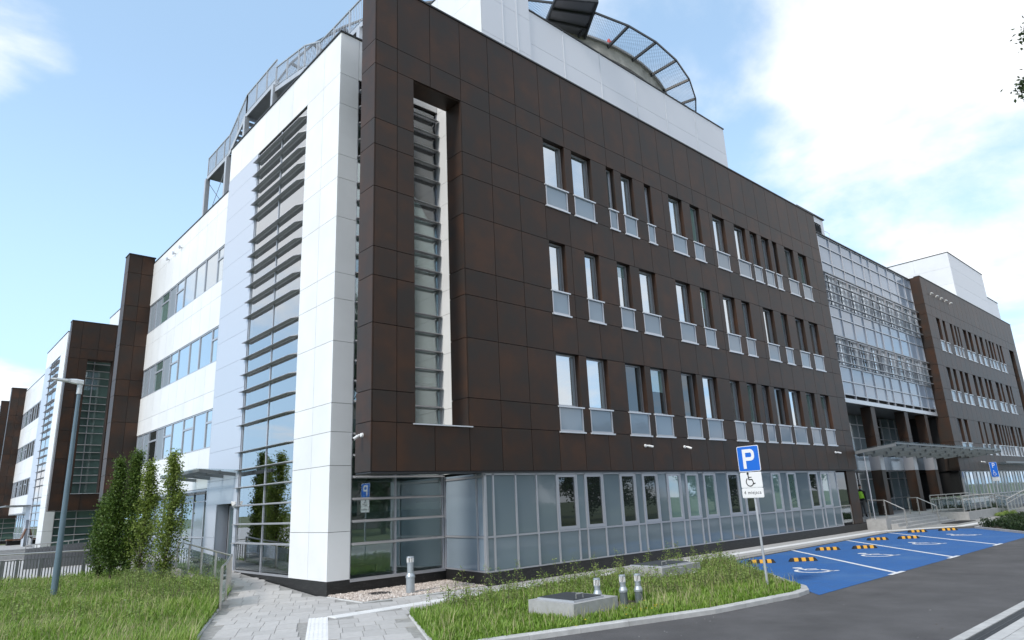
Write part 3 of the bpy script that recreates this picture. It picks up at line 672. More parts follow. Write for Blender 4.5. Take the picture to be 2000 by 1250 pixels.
    it.build('stair_hall', rt_)
    # --- plinth
    pl = MB(); pl.box(X(.17), X(.9), Y(2.49), Y(4.9), -.06, .395, SLATE).box(X(.185), X(.9), Y(4.9), Y(9.26), -.06, .40, SLATE).box(X(.9), X(4.2), Y(2.52), Y(2.7), -.06, .335, SLATE); pl.build('plinth', rt_)
    # --- silver bay with the door recess
    zb = [.3, 1.5, 2.66, 3.52, 4.62, 5.71, 6.79, 7.90, 8.97, 10.05, 11.10, 12.2, 13.3, 14.4, 15.48, 16.25]
    for z0, z1 in zip(zb[:-1], zb[1:]):
        segs = [(9.29, 12.44)] if z0 >= 2.6 else [(9.29, 9.55), (11.28, 12.44)]
        for a, b in segs: bx('silver_panel', X(.168), X(.199), Y(a+.004), Y(b-.004), z0+.004, z1-.004, SILVER, rt_)
    MB().box(X(.21), X(.5), Y(9.43), Y(9.55), .3, 2.68, SILVER).box(X(.2), X(1.1), Y(11.29), Y(12.4), .0, 16.2, SILVER).box(X(.202), X(.6), Y(9.43), Y(11.29), 2.70, 16.2, DARK).box(X(.21), X(1.1), Y(9.43), Y(11.29), 2.66, 2.695, SILVER).build('door_recess', rt_)
    dd = MB(); dd.box(X(.55), X(.61), Y(9.6), Y(9.68), .5, 2.6, ALU).box(X(.55), X(.61), Y(10.95), Y(11.03), .5, 2.6, ALU).box(X(.55), X(.61), Y(9.68), Y(10.95), 2.5, 2.6, ALU).box(X(.62), X(.7), Y(9.43), Y(11.29), .3, 2.66, DARK)
    d_ = dd.build('door', rt_); bx('pane', X(.575), X(.595), Y(9.68), Y(10.95), .55, 2.5, WGB, d_); MB().bar((X(.50), Y(9.85), 1.0), (X(.50), Y(9.85), 1.9), .03, .03, STEEL).build('handle', d_)
    # --- lower white part with ribbon windows
    YA, YB, ztl = 12.44, 23.6, 15.84
    RB = [(12.5, 13.25, 'w'), (13.25, 14.80, 'p'), (14.80, 16.14, 'p'), (16.14, 17.75, 'p'), (17.75, 18.95, 'w'), (18.95, 20.08, 'g'), (20.08, 21.4, 'd'), (21.4, 22.5, 'g'), (22.5, 23.58, 'g')]
    bands = [(3.30, 4.86), (6.40, 8.32), (9.83, 11.81), (13.40, ztl)]
    for z0, z1 in bands:
        sm = [z_ for z_ in (3.9, 7.12, 11.11, 15.13) if z0+.2 < z_ < z1-.2]; zz_ = [z0]+sm+[z1]
        for a, b in zip(zz_[:-1], zz_[1:]):
            y = YA
            while y < YB-.05:
                y2 = min(y+1.24, YB); bx('white_panel', X(.168), X(.199), Y(y+.006), Y(y2-.006), a+.006, b-.006, WHITE, rt_); y = y2
    MB().box(X(.31), X(4.2), Y(12.45), Y(24.3), 3.3, ztl-.04, DARK).box(X(.202), X(.32), Y(12.45), Y(23.6), 3.25, 4.82, DARK).box(X(.202), X(.32), Y(12.45), Y(23.6), 6.44, 8.28, DARK).box(X(.202), X(.32), Y(12.45), Y(23.6), 9.87, 11.77, DARK).box(X(.202), X(.32), Y(12.45), Y(23.6), 13.44, ztl-.04, DARK).build('wall_core', rt_)
    MB().box(X(.14), X(.4), Y(12.47), Y(24.4), ztl, ztl+.05, COPING).build('coping', rt_)
    MB().box(X(.17), X(.21), Y(12.46), Y(23.6), 3.22, 3.29, ALU).build('fascia_trim', rt_)
    for fl, (z0, z1) in enumerate(((4.86, 6.40), (8.32, 9.83), (11.81, 13.40))):
        for a, b, kd in RB:
            if kd == 'p' and fl == 0 and a == 14.80: kd = 'w'
            f = MB(); t_ = .045; xf = (.19, .26)
            f.box(X(xf[0]), X(xf[1]), Y(a), Y(a+t_), z0+.004, z1-.004, ALU).box(X(xf[0]), X(xf[1]), Y(b-t_), Y(b-.003), z0+.004, z1-.004, ALU).box(X(xf[0]), X(xf[1]), Y(a+t_), Y(b-t_), z0+.004, z0+.05, ALU).box(X(xf[0]), X(xf[1]), Y(a+t_), Y(b-t_), z1-.05, z1-.004, ALU)
            if kd in 'wd': f.box(X(xf[0]), X(xf[1]), Y(a+t_), Y(b-t_), z1-.55, z1-.47, ALU)
            w_ = f.build('window', rt_, (X(.22), Y((a+b)/2), z0))
            gm = {'w': WG, 'd': WGB if fl else WGD, 'p': WG, 'g': GREYPAN}[kd]
            if kd in 'wd':
                bx('pane', X(.225), X(.24), Y(a+t_), Y(b-t_), z0+.05, z1-.55, gm, w_); bx('pane', X(.225), X(.24), Y(a+t_), Y(b-t_), z1-.47, z1-.05, gm, w_)
            else: bx('pane' if kd == 'p' else 'infill_panel', X(.225), X(.24), Y(a+t_), Y(b-t_), z0+.05, z1-.05, gm, w_)
    # recessed ground floor glazing
    gl = MB(); xg = .8
    for y_ in (12.42, 13.97, 14.5, 15.86, 17.37, 18.6, 20.1, 21.5, 23.0): gl.box(X(xg-.03), X(xg+.05), Y(y_-.03), Y(y_+.03), .6, 3.3, ALU)
    for z_ in (.66, 1.44, 2.86, 3.2): gl.box(X(xg-.02), X(xg+.04), Y(12.42), Y(23.6), z_-.03, z_+.03, ALU)
    gl.build('shopfront_frame', rt_)
    YS = (12.42, 13.97, 14.5, 15.86, 17.37, 18.6, 20.1, 21.5, 23.0)
    for i, (a, b) in enumerate(zip(YS[:-1], YS[1:])):
        for z0, z1 in ((.69, 1.41), (1.47, 2.83), (2.89, 3.17)): bx('pane', X(xg+.01), X(xg+.03), Y(a+.035), Y(b-.035), z0, z1, (SPAN if z0 < 1 or i in (0, 2, 4, 6) else WGB) if z0 < 2.8 else WGD, rt_)
    MB().box(X(xg+.08), X(xg+.3), Y(12.4), Y(24), .0, 3.3, DARK).box(X(xg-.1), X(xg+.3), Y(12.42), Y(24), -.05, .62, CONC).box(X(.202), X(.9), Y(12.45), Y(23.6), 3.2, 3.24, GREYPAN).build('recess_core', rt_)
    # --- brown fin
    fz = [3.17]+ROWS[1:-2]+[16.15]
    for z0, z1 in zip(fz[:-1], fz[1:]):
        for a, b in ((-1.04, -.42), (-.42, .2)): bx('brown_panel', X(a+G), X(b-.004), Y(23.6), Y(23.64), z0+G, z1-G, BROWN, rt_)
        bx('brown_panel', X(-1.07), X(-1.04), Y(23.605), Y(24.4), z0+G, z1-G, BROWN, rt_)
    MB().box(X(-1.035), X(.2), Y(23.645), Y(24.4), 3.19, 16.1, BROWN).box(X(-1.1), X(.24), Y(23.57), Y(24.43), 16.15, 16.2, COPING).build('fin_core', rt_)
    # rear body
    MB().box(X(4.3), (xe if full else X(20))-.05, Y(.78), Y(24.3), 3.2, 17.3, DARK).box(X(.4), X(4.3), Y(2.6), Y(12.4), 17.2, 17.3, COPING).build('rear_body', rt_)
    return rt_

A = wing_west('hospital_wing', 'nearest hospital wing, white corner pier and brown screen wall with a tall louvered slot', 0, 0, True)
wing_west('hospital_wing', 'second wing at left behind the lamp post, with a brown front beyond the first fin', .3, 47.8, False)
wing_west('hospital_wing', 'farthest wing at the left edge, only a sliver of brown wall and fin showing', .6, 95.6, False)

# ---- ground floor box of wing A
gr = A
P0, P1 = (3.81, .12), (4.15, 2.5)
MX = [3.83, 4.15, 5.04, 5.91, 6.80, 7.73, 8.14, 9.05, 9.97, 10.82, 11.24, 12.13, 12.73, 13.60, 13.96, 14.80, 15.20, 16.06, 16.96, 17.88, 18.28, 19.32, 20.72, 21.54, 22.23, 23.09, 24.44, 25.39, 25.75, 26.70, 27.57]
GW = {(6.80, 7.73), (8.14, 9.05), (9.97, 10.82), (11.24, 12.13), (12.73, 13.60), (13.96, 14.80), (15.20, 16.06), (16.96, 17.88), (18.28, 19.32), (20.72, 21.54), (22.23, 23.09), (24.44, 25.39), (25.75, 26.70)}
fr = MB()
for x in MX: fr.box(x-.028, x+.028, .10, .20, .42, 3.10, ALU)
for a, b in zip(MX[:-1], MX[1:]): fr.box(a+.028, b-.028, .11, .19, 1.305, 1.36, ALU)
fr.box(3.80, 27.6, .085, .21, .385, .42, ALU).box(3.80, 27.6, .10, .20, 3.06, 3.128, ALU)
fr.wall(P1, P0, -.01, .08, 1.305, 1.36, ALU); fr.wall(P1, P0, -.02, .09, .385, .42, ALU); fr.wall(P1, P0, -.01, .08, 3.0, 3.06, ALU)
d = Vector(P1)-Vector(P0)
for s0 in (.0, .17, .985): p = Vector(P0)+d*s0; q = Vector(P0)+d*(s0+.025); fr.wall(q, p, -.015, .085, .42, 3.128, ALU)
fr.build('curtain_wall_frame', A)
for a, b in zip(MX[:-1], MX[1:]):
    bx('spandrel_glass', a+.03, b-.03, .135, .165, .425, 1.30, GSPAN, A)
    if (a, b) in GW:
        f = MB(); f.box(a+.03, a+.10, .105, .17, 1.365, 3.055, ALU).box(b-.10, b-.03, .105, .17, 1.365, 3.055, ALU).box(a+.10, b-.10, .105, .17, 1.365, 1.46, ALU).box(a+.10, b-.10, .105, .17, 2.98, 3.055, ALU)
        w = f.build('window', A, ((a+b)/2, .12, 1.36)); bx('pane', a+.10, b-.10, .14, .155, 1.46, 2.98, WGD if a < 12 or random.random() < .5 else WGB, w)
    else: bx('spandrel_glass', a+.03, b-.03, .135, .165, 1.365, 3.055, GSPAN, A)
for s0, s1 in ((.03, .165), (.20, .98)):
    p = Vector(P0)+d*s0; q = Vector(P0)+d*s1
    for z0, z1 in ((.425, 1.30), (1.365, 2.995), (3.065, 3.125)): MB().wall(q, p, .02, .05, z0, z1, SPAN).build('spandrel_glass', A)
pl = MB(); pl.prism([(3.79, .10), (31.4, .10), (31.4, .5), (3.9, .5)], -.06, .38, SLATE); pl.wall((4.17, 2.55), (3.79, .10), 0, .2, -.06, .38, SLATE); pl.build('plinth', A)
MB().prism([(3.93, .22), (30.1, .22), (30.1, 3), (4.25, 3)], 0, 3.12, DARK).build('ground_floor_core', A)
MB().box(3.9, 30.15, .01, .78, 3.13, 3.166, COPING).build('soffit', A)
# entrance side of the ground floor: brown pier, small balcony
bx('brown_panel', 29.0, 30.15, .14, .20, .40, 3.12, BROWN, A); bx('pane', 27.6, 28.95, .20, .215, .5, 3.05, WGD, A)

def balustrade(name, label, pts, h, group, spacing=1.25, mid=False, cat='railing', double=False):
    """stainless posts, handrail and glass panes along a polyline of ground points"""
    t_ = thing(name, label, cat, pts[0], group)
    rl = MB()
    rl.path([Vector(p)+Vector((0, 0, h)) for p in pts], .028, STEEL)
    if double: rl.path([Vector(p)+Vector((0, 0, h*.75)) for p in pts], .02, STEEL)
    rl.build('handrail', t_)
    for a, b in zip(pts[:-1], pts[1:]):
        a = Vector(a); b = Vector(b); n = max(1, round((b-a).length/spacing))
        for k in range(n+1):
            if k == 0 and a != Vector(pts[0]): continue
            p = a+(b-a)*k/n; pm = MB(); pm.bar(p, p+Vector((0, 0, h-.02)), .055, .055, STEEL); pm.build('post', t_)
            if k < n:
                q = a+(b-a)*(k+1)/n; e = (b-a).normalized()*.06; g0, g1 = p+e, q-e
                gm = MB(); gm.add([g0+Vector((0, 0, .12)), g1+Vector((0, 0, .12)), g1+Vector((0, 0, h-.14)), g0+Vector((0, 0, h-.14))], [(0, 1, 2, 3)], BAL); 
                nn = (b-a).normalized().cross(Vector((0, 0, 1)))*.008; gm.add([g0+nn+Vector((0, 0, .12)), g1+nn+Vector((0, 0, .12)), g1+nn+Vector((0, 0, h-.14)), g0+nn+Vector((0, 0, h-.14))], [(3, 2, 1, 0)], BAL); gm.build('glass_pane', t_)
                cl = MB()
                for pp in (p+e*.5, q-e*.5):
                    for zz_ in (.22, h-.28): cl.box(pp.x-.03, pp.x+.03, pp.y-.03, pp.y+.03, pp.z+zz_, pp.z+zz_+.04, STEEL)
                cl.build('clamp', t_)
    return t_
balustrade('glass_railing', 'glass railing with steel posts on the small ledge beside the grey glazed ground floor', [(27.7, .2, .40), (28.95, .2, .40)], .95, 'glass railings at the main entrance')

# ------------------------------------------------------------------ link block
LB = thing('link_block', 'glazed link block with horizontal sunshades bridging the entrance between two brown wings', 'building', (39.4, .75, 0))
LX = [30.25, 32.1, 33.75, 35.5, 37.25, 39.0, 40.2, 41.95, 43.6, 45.3, 47.0, 48.4]
LZR = [7.60, 8.40, 9.30, 11.10, 12.40, 13.07, 15.10, 15.95, 17.05, 17.75]
fr = MB()
for x in LX: fr.box(x-.035, x+.035, .72, .85, 7.35, 17.75, ALU)
for z_ in LZR:
    for a, b in zip(LX[:-1], LX[1:]): fr.box(a+.035, b-.035, .73, .84, z_-.03, z_+.03, ALU)
fr.build('curtain_wall_frame', LB)
for i, (z0, z1) in enumerate(zip(LZR[:-1], LZR[1:])):
    band = (abs(z0-13.07) < .01) or (abs(z0-9.30) < .01)
    for j, (a, b) in enumerate(zip(LX[:-1], LX[1:])):
        if not band: bx('spandrel_glass', a+.04, b-.04, .79, .81, z0+.035, z1-.035, LSPAN, LB)
        else:
            n = 3 if b-a > 1.5 else 2; w = (b-a)/n; pat = random.choice(('bbs', 'bsb', 'sbb', 'sbb'))
            for k in range(n):
                x0, x1 = a+k*w, a+(k+1)*w
                if pat[k] == 'b':
                    f = MB(); zi0, zi1 = z0+.035, z1-.035
                    f.box(x0+.04, x0+.10, .75, .83, zi0, zi1, ALU).box(x1-.10, x1-.04, .75, .83, zi0, zi1, ALU).box(x0+.1, x1-.1, .75, .83, zi0, zi0+.07, ALU).box(x0+.1, x1-.1, .75, .83, zi1-.07, zi1, ALU)
                    wn = f.build('window', LB, ((x0+x1)/2, .78, z0)); bx('pane', x0+.1, x1-.1, .79, .81, zi0+.07, zi1-.07, WGL if random.random() < .85 else WGD, wn)
                else: bx('spandrel_glass', x0+.04, x1-.04, .79, .81, z0+.035, z1-.035, GREYPAN, LB)
for zs in ((13.3, 13.9, 14.5, 15.1), (9.5, 10.05, 10.6, 11.1)):
    for z_ in zs:
        MB().box(30.3, 48.35, .50, .64, z_-.03, z_+.015, LOUV).build('sunshade', LB)
    for x in LX[1:-1]: MB().box(x-.02, x+.02, .645, .72, zs[0]-.07, zs[-1]+.05, ALU).build('sunshade_bracket', LB)
bx('fascia', 30.25, 48.4, .70, .86, 7.10, 7.345, SILL, LB); bx('coping', 30.25, 48.4, .66, 1.1, 17.78, 17.84, COPING, LB)
MB().box(30.25, 48.4, .86, 24, 7.2, 17.7, DARK).box(30.25, 48.4, .75, 6.0, 7.09, 7.19, ALUD).build('wall_core', LB)
for xa, xb in ((35.86, 36.5), (41.67, 42.32), (45.68, 46.32)):
    for z0, z1 in ((.56, 3.2), (3.2, 4.2), (4.2, 5.27), (5.27, 7.085)): bx('column', xa, xb, .80, 1.42, z0+.006, z1-.006, ALU if abs(z0-3.2) < .01 else BROWN, LB)
# recessed entrance glazing, lower and upper
rc = MB(); yb = 3.4
rc.box(30.2, 48.4, yb+.1, yb+.4, .5, 7.1, ALUD); rc.build('recess_wall', LB)
en = [30.3, 31.6, 33.0, 34.4, 35.9, 37.3, 38.7, 40.1, 41.6, 43.0, 44.4, 45.9, 47.2, 48.3]
fr = MB()
for x in en: fr.box(x-.035, x+.035, yb-.06, yb+.04, .56, 7.05, ALU)
for z_ in (1.4, 2.75, 3.25, 4.15, 4.6, 5.5, 6.4):
    for a, b in zip(en[:-1], en[1:]): fr.box(a+.035, b-.035, yb-.05, yb+.03, z_-.03, z_+.03, ALU)
fr.build('entrance_frame', LB)
for i, (a, b) in enumerate(zip(en[:-1], en[1:])):
    for z0, z1 in ((.58, 1.37), (1.43, 2.72), (2.78, 3.22), (3.28, 4.12), (4.18, 4.57), (4.63, 5.47), (5.53, 6.37), (6.43, 7.05)):
        m = SILL if abs(z0-3.28) < .01 else (WGD if (i in (1, 4, 5, 9)) and z0 > 1.4 else (WGB if i == 0 else GSPAN)); bx('pane', a+.04, b-.04, yb-.01, yb+.01, z0, z1, m, LB)
bx('fascia', 30.3, 48.3, 1.9, 2.05, 3.25, 4.1, GREYPAN, LB)

# podium, steps, dark plate
ST = setkind(MB().box(31.45, 46, -.55, 4.65, -.05, .56, CONC).box(30.2, 31.45, .5, 4.65, -.05, .56, CONC).build('entrance_podium', base=(38, 0, 0)), 'structure')
for k in range(3): bx('step', 31.0 if k else 31.2, 39.2, -.55-.36*(k+1), -.55-.36*k-.002, -.05, .42-.14*k, CONC, ST)
bx('step_cheek', 30.45, 31.19, -.9, .1, -.05, .55, CONC, ST)
bx('dark_ground_plate', 36.2, 39.6, -2.6, -1.75, .02, .045, DARK, ST)  # flat black plate lying on the paving before the steps
bx('planter_wall', 40.0, 46.5, -2.2, -2.05, -.05, .52, CONC, ST); bx('planter_wall', 40.0, 40.15, -2.048, -.56, -.05, .52, CONC, ST)
MB().add([(46.0, -2.0, .56), (46, -.4, .56), (56, -.4, .05), (56, -2.0, .05), (46, -2, -.05), (46, -.4, -.05), (56, -.4, -.05), (56, -2, -.05)], [(0, 3, 2, 1), (4, 7, 3, 0), (1, 2, 6, 5)], CONC).build('access_ramp', ST)
balustrade('stair_railing', 'steel handrail with glass at the left end of the entrance steps', [(31.6, .3, .56), (31.6, -.55, .56), (31.6, -1.5, .05)], .95, 'glass railings at the main entrance', 1.1)
balustrade('stair_railing', 'steel handrail standing in the middle of the entrance steps', [(36.6, -.1, .56), (36.6, -.6, .56), (36.6, -1.55, .05)], .95, 'glass railings at the main entrance', 1.2)
balustrade('ramp_railing', 'long double steel railing running from the entrance columns along the ramp', [(38.9, -.6, .56), (45.5, -.9, .56), (51.6, -1.1, .12)], 1.0, 'glass railings at the main entrance', 1.3, double=True)
balustrade('ramp_railing', 'outer double steel railing above the planter wall of the ramp', [(40.2, -1.95, .50), (46.2, -1.95, .50), (51.8, -1.9, .12)], .95, 'glass railings at the main entrance', 1.3, double=True)
balustrade('ramp_railing', 'steel railing climbing to the right beside the pale ramp at the right edge', [(47.4, -2.6, .03), (54.0, -2.4, .55), (60, -2.4, .6)], 1.0, 'glass railings at the main entrance', 1.2, double=True)
balustrade('ramp_railing', 'short steel railing end cut off by the right edge of the photo', [(46.8, -4.0, .03), (49.5, -3.95, .3)], .9, 'glass railings at the main entrance', 1.2, double=True)

# entrance canopy: sloping glass on steel ribs
CN = thing('entrance_canopy', 'large glass and steel canopy over the entrance steps between the two brown wings', 'canopy', (40, -.5, 4))
X0, X1, YO, YI = 30.35, 51.2, -2.1, .6
zc = lambda y: 4.02+(.32)*(YI-y)/(YI-YO)
fr = MB()
for k in range(12):
    x = X0+(X1-X0)*k/11; fr = MB(); fr.bar((x, YI, zc(YI)), (x, YO, zc(YO)), .09, .16, CSTEEL); fr.build('rib', CN)
for y in (YO, -1.2, -.3, YI):
    MB().bar((X0, y, zc(y)+.08), (X1, y, zc(y)+.08), .07, .09, CSTEEL).build('purlin', CN)
for k in range(11):
    a, b = X0+(X1-X0)*k/11+.02, X0+(X1-X0)*(k+1)/11-.02
    MB().add([(a, YI, zc(YI)+.14), (b, YI, zc(YI)+.14), (b, YO-.1, zc(YO)+.15), (a, YO-.1, zc(YO)+.15), (a, YI, zc(YI)+.16), (b, YI, zc(YI)+.16), (b, YO-.1, zc(YO)+.17), (a, YO-.1, zc(YO)+.17)], [q[::-1] for q in BF], CANG).build('glass_pane', CN)
for x, yy in ((30.5, -.35), (38.6, 2.7)):
    MB().tube((x, yy, .02), (x, yy, 4.05), .026, .026, ALU, 8).build('downpipe', CN)
tag(MB().add([(55.5, -1.3, 3.62), (76, -1.3, 3.62), (76, -.02, 3.52), (55.5, -.02, 3.52), (55.5, -1.3, 3.70), (76, -1.3, 3.70), (76, -.02, 3.60), (55.5, -.02, 3.60)], BF, CANG).box(55.5, 76, -1.34, -1.30, 3.58, 3.72, CSTEEL).build('side_canopy'), 'long thin glass canopy on the far right brown wing above the shopfronts', 'canopy')

# ------------------------------------------------------------------ right wing
RW = thing('hospital_wing', 'far right brown wing beyond the glazed link with rows of narrow windows', 'building', (62, 0, 0), 'wings of the hospital complex')
R3 = [(50.44, 51.3), (51.95, 52.62), (53.84, 54.5), (54.96, 55.44), (55.86, 56.27), (57.31, 58.3), (58.76, 59.73), (60.71, 61.42), (62.21, 63.17), (64.08, 64.64), (65.16, 65.93), (66.34, 66.96), (67.87, 68.47), (69.0, 69.73)]
R2 = [(50.34, 51.29), (51.97, 52.71), (53.67, 54.44), (55.0, 55.93), (57.26, 58.1), (58.74, 59.76), (60.72, 61.48), (61.92, 62.82), (64.2, 65.27), (65.85, 66.52), (67.71, 68.69), (69.2, 69.77)]
R1 = [(50.27, 51.31), (51.85, 52.82), (55.73, 56.25), (57.18, 57.67), (58.98, 59.69), (60.53, 61.47), (61.9, 62.45), (62.93, 63.46), (63.93, 64.4), (64.82, 65.21), (65.67, 66.76), (67.51, 68.02), (68.59, 69.57)]
zr = [z_*.986-.02 for z_ in ROWS]
wins = []
for LST, i in ((R3, 7), (R2, 4), (R1, 1)): wins += [(a, b, zr[i], zr[i+1], zr[i+2]) for a, b in LST]
slot2 = (72.6, 74.4, zr[1], zr[9])
facade_rows(RW, 0, 48.45, 75.9, zr, [48.45+1.235*k for k in range(1, 23)], [(a, b, za, zh) for a, b, za, zm, zh in wins]+[slot2], BROWN, .30)
for a, b, za, zm, zh in wins: win_brown(RW, a, b, 0, za, zm, zh, WGD if random.random() < .7 else WG, SPAN, False)
for z0, z1 in zip(zr[:-1], zr[1:]): bx('brown_panel', 48.41, 48.445, .0, .9, z0+G, z1-G, BROWN, RW)
for z0, z1 in ((.56, 3.1),): bx('brown_panel', 48.41, 48.445, 3.0, 4.6, z0, z1, BROWN, RW)
MB().box(48.45, 75.85, .32, 20, 3.1, 17.9, DARK).box(48.40, 75.95, -.03, .4, zr[-1], zr[-1]+.06, COPING).box(48.45, 75.9, .01, .6, 3.06, 3.10, COPING).build('wall_core', RW)
fr = MB(); gx = [49.0+.95*k for k in range(29)]
for x in gx: fr.box(x-.03, x+.03, .10, .2, .3, 3.05, ALU)
fr.box(48.9, 75.8, .1, .2, 1.28, 1.34, ALU).box(48.9, 75.8, .09, .21, .3, .36, ALU).box(48.9, 75.8, .1, .2, 3.0, 3.055, ALU).build('shopfront_frame', RW)
for k, (a, b) in enumerate(zip(gx[:-1], gx[1:])):
    bx('spandrel_glass', a+.035, b-.035, .14, .16, .37, 1.27, GSPAN, RW); bx('pane', a+.035, b-.035, .14, .16, 1.35, 2.99, WGB if k % 3 == 1 else (WG if k % 4 == 2 else GSPAN), RW)
MB().box(48.6, 75.8, .22, 4, 0, 3.05, DARK).box(48.9, 75.8, .085, .22, -.05, .298, SLATE).build('ground_floor_core', RW)
for k, x in enumerate((50.27, 51.54, 52.66, 53.77, 55.05)):
    f = MB(); f.box(x-.03, x+.03, -.12, -.002, 16.74, 16.80, WPLAST).box(x-.17, x+.17, -.20, -.10, 16.79, 16.85, WPLAST)
    tag(f.build('wall_light'), 'white floodlight high on the far right brown wing, %s of a row of five' % ('nearest', 'second nearest', 'middle', 'second farthest', 'farthest')[k], 'wall light', 'row of floodlights on the far right wing')

# ------------------------------------------------------------------ roof structures
def clad_box(name, label, x0, x1, y0, y1, z0, z1, xs, zs, m=PENT, cat='roof structure'):
    t_ = thing(name, label, cat, ((x0+x1)/2, (y0+y1)/2, z0))
    xs = [x0]+[x for x in xs if x0 < x < x1]+[x1]; zz_ = [z0]+[z_ for z_ in zs if z0 < z_ < z1]+[z1]
    for a, b in zip(xs[:-1], xs[1:]):
        for c, d_ in zip(zz_[:-1], zz_[1:]): bx('cladding_panel', a+.012, b-.012, y0, y0+.03, c+.006, d_-.006, m, t_)
    y = y0
    while y < y1-.1:
        for c, d_ in zip(zz_[:-1], zz_[1:]): bx('cladding_panel', x0-.03, x0, y+.006, min(y+3, y1)-.006, c+.006, d_-.006, WHITE, t_)  # west side whiter than the front: sunlit look put into the colour
        y += 3
    tr = MB()
    for x in xs[1:-1]: tr.box(x-.025, x+.025, y0-.02, y0+.01, z0, z1, SILL)
    if tr.v: tr.build('joint_cover', t_)
    MB().box(x0+.003, x1, y0+.035, y1, z0, z1-.03, m).box(x0-.06, x1+.04, y0-.04, y0+.16, z1, z1+.06, COPING).box(x0-.06, x0+.1, y0+.165, y1, z1, z1+.06, COPING).build('box_core', t_); return t_
sc = 21.85/23.05       # rooftop plant stands 2.5 m behind the parapet
YP = 2.5
def sp(x, z_): k = (YP+15.302)/(4+15.302); return -8.995+(x+8.995)*k, 2.25+(z_-2.25)*k
x0, zt_ = sp(10.77, 25.25); x1, _ = sp(28.33, 25)
clad_box('plant_room', 'long pale grey metal plant room on the roof behind the brown parapet', x0, x1, YP, 9, 17.3, zt_, [sp(v, 0)[0] for v in (13.14, 15.97, 19.01, 21.83, 24.96)], [sp(0, 23.4)[1]])
xa, _ = sp(7.7, 0); _, zh_ = sp(0, 26.4)
clad_box('stair_tower_head', 'taller white rooftop box left of the long plant room, cut by the top edge', xa, x0-.03, YP-.06, 6.0, 17.3, zh_, [sp(9.0, 0)[0], sp(9.9, 0)[0]], [sp(0, 22.6)[1], sp(0, 24.6)[1]])
lb = thing('louver_box', 'small pale rooftop box with dark louver grille above the glazed link', 'roof structure', (33.6, 2, 17.3))
MB().box(31.6, 35.4, 1.5, 4, 17.3, 19.75, PENT).box(31.5, 35.5, 1.4, 4.1, 19.75, 19.82, COPING).build('housing', lb)
for k in range(9): MB().add([(31.7, 1.49, 18.35+k*.10), (34.9, 1.49, 18.35+k*.10), (34.9, 1.42, 18.32+k*.10), (31.7, 1.42, 18.32+k*.10)], [(3, 2, 1, 0), (0, 1, 2, 3)], GALV).build('louver_blade', lb)
MB().box(31.7, 34.9, 1.485, 1.498, 18.3, 19.3, DARK).build('grille_back', lb)
def spR(px_x, z_, k): return -8.995+(px_x+8.995)*k, 2.25+(z_-2.25)*k
k = (.9+15.302)/(4+15.302)
xr0, zr1 = spR(75.57, 27.23, k); xr1, _ = spR(89.06, 0, k); xs0, zs1 = spR(89.6, 24.41, k); xs1, _ = spR(93.7, 0, k)
clad_box('plant_room', 'big white box on the roof of the far right brown wing', xr0, xr1, .9, 14, 17.0, zr1, [], [18.6, 20.2, 21.8])
clad_box('plant_room', 'small white box at the right end of the far right roof', xs0, min(xs1, 75.8)+2.0, 1.0, 5, 17.0, zs1, [], [])
tb = MB()
for x in (39.3, 40.2): tb.tube((x, 3.0, 17.7), (x, 3.0, 20.6), .025, .025, WPLAST, 6)
for k_ in range(6): tb.tube((39.3, 3.0, 18+k_*.5), (40.2, 3.0, 18+k_*.5), .015, .015, WPLAST, 5)
tag(tb.build('roof_ladder'), 'thin white roof ladder sticking up above the glazed link', 'ladder')
# white plant room of the second wing at left
clad_box('plant_room', 'pale rooftop box of the second wing, just left of the tall brown fin', 4.5, 9, 49.5, 56, 17.2, 20.9, [6.2], [18.9])

# helipad: concrete disc on the roof, safety net on steel beams all round
HP = thing('helipad', 'round concrete helipad deck on the roof with a safety net on steel beams', 'helipad', (17.2, 15.0, 17.3))
hc = Vector((17.2, 15.0)); RI, RO, HZ = 12.04, 13.6, 25.0
disc = MB(); n = 72; pts = [(hc.x+RI*math.cos(2*math.pi*i/n), hc.y+RI*math.sin(2*math.pi*i/n)) for i in range(n)]
disc.prism(pts, HZ-.75, HZ, CONCP); pts2 = [(hc.x+(RI+.12)*math.cos(2*math.pi*i/n), hc.y+(RI+.12)*math.sin(2*math.pi*i/n)) for i in range(n)]
disc.prism(pts2, HZ, HZ+.12, CONC); disc.build('deck', HP)
for k_ in range(6): a = 2*math.pi*k_/6+.5; MB().box(hc.x+7*math.cos(a)-.4, hc.x+7*math.cos(a)+.4, hc.y+7*math.sin(a)-.4, hc.y+7*math.sin(a)+.4, 17.3, HZ-.76, CONC).build('deck_column', HP)
NETM = mat('net_wire', (.22, .25, .30), .5, .3); NB = 40; a0 = math.atan2(P_[1]-hc.y, P_[0]-hc.x) if (P_ := (22.9, 4.4)) else 0
def hp(a, r, z_): return Vector((hc.x+r*math.cos(a), hc.y+r*math.sin(a), z_))
net = MB()
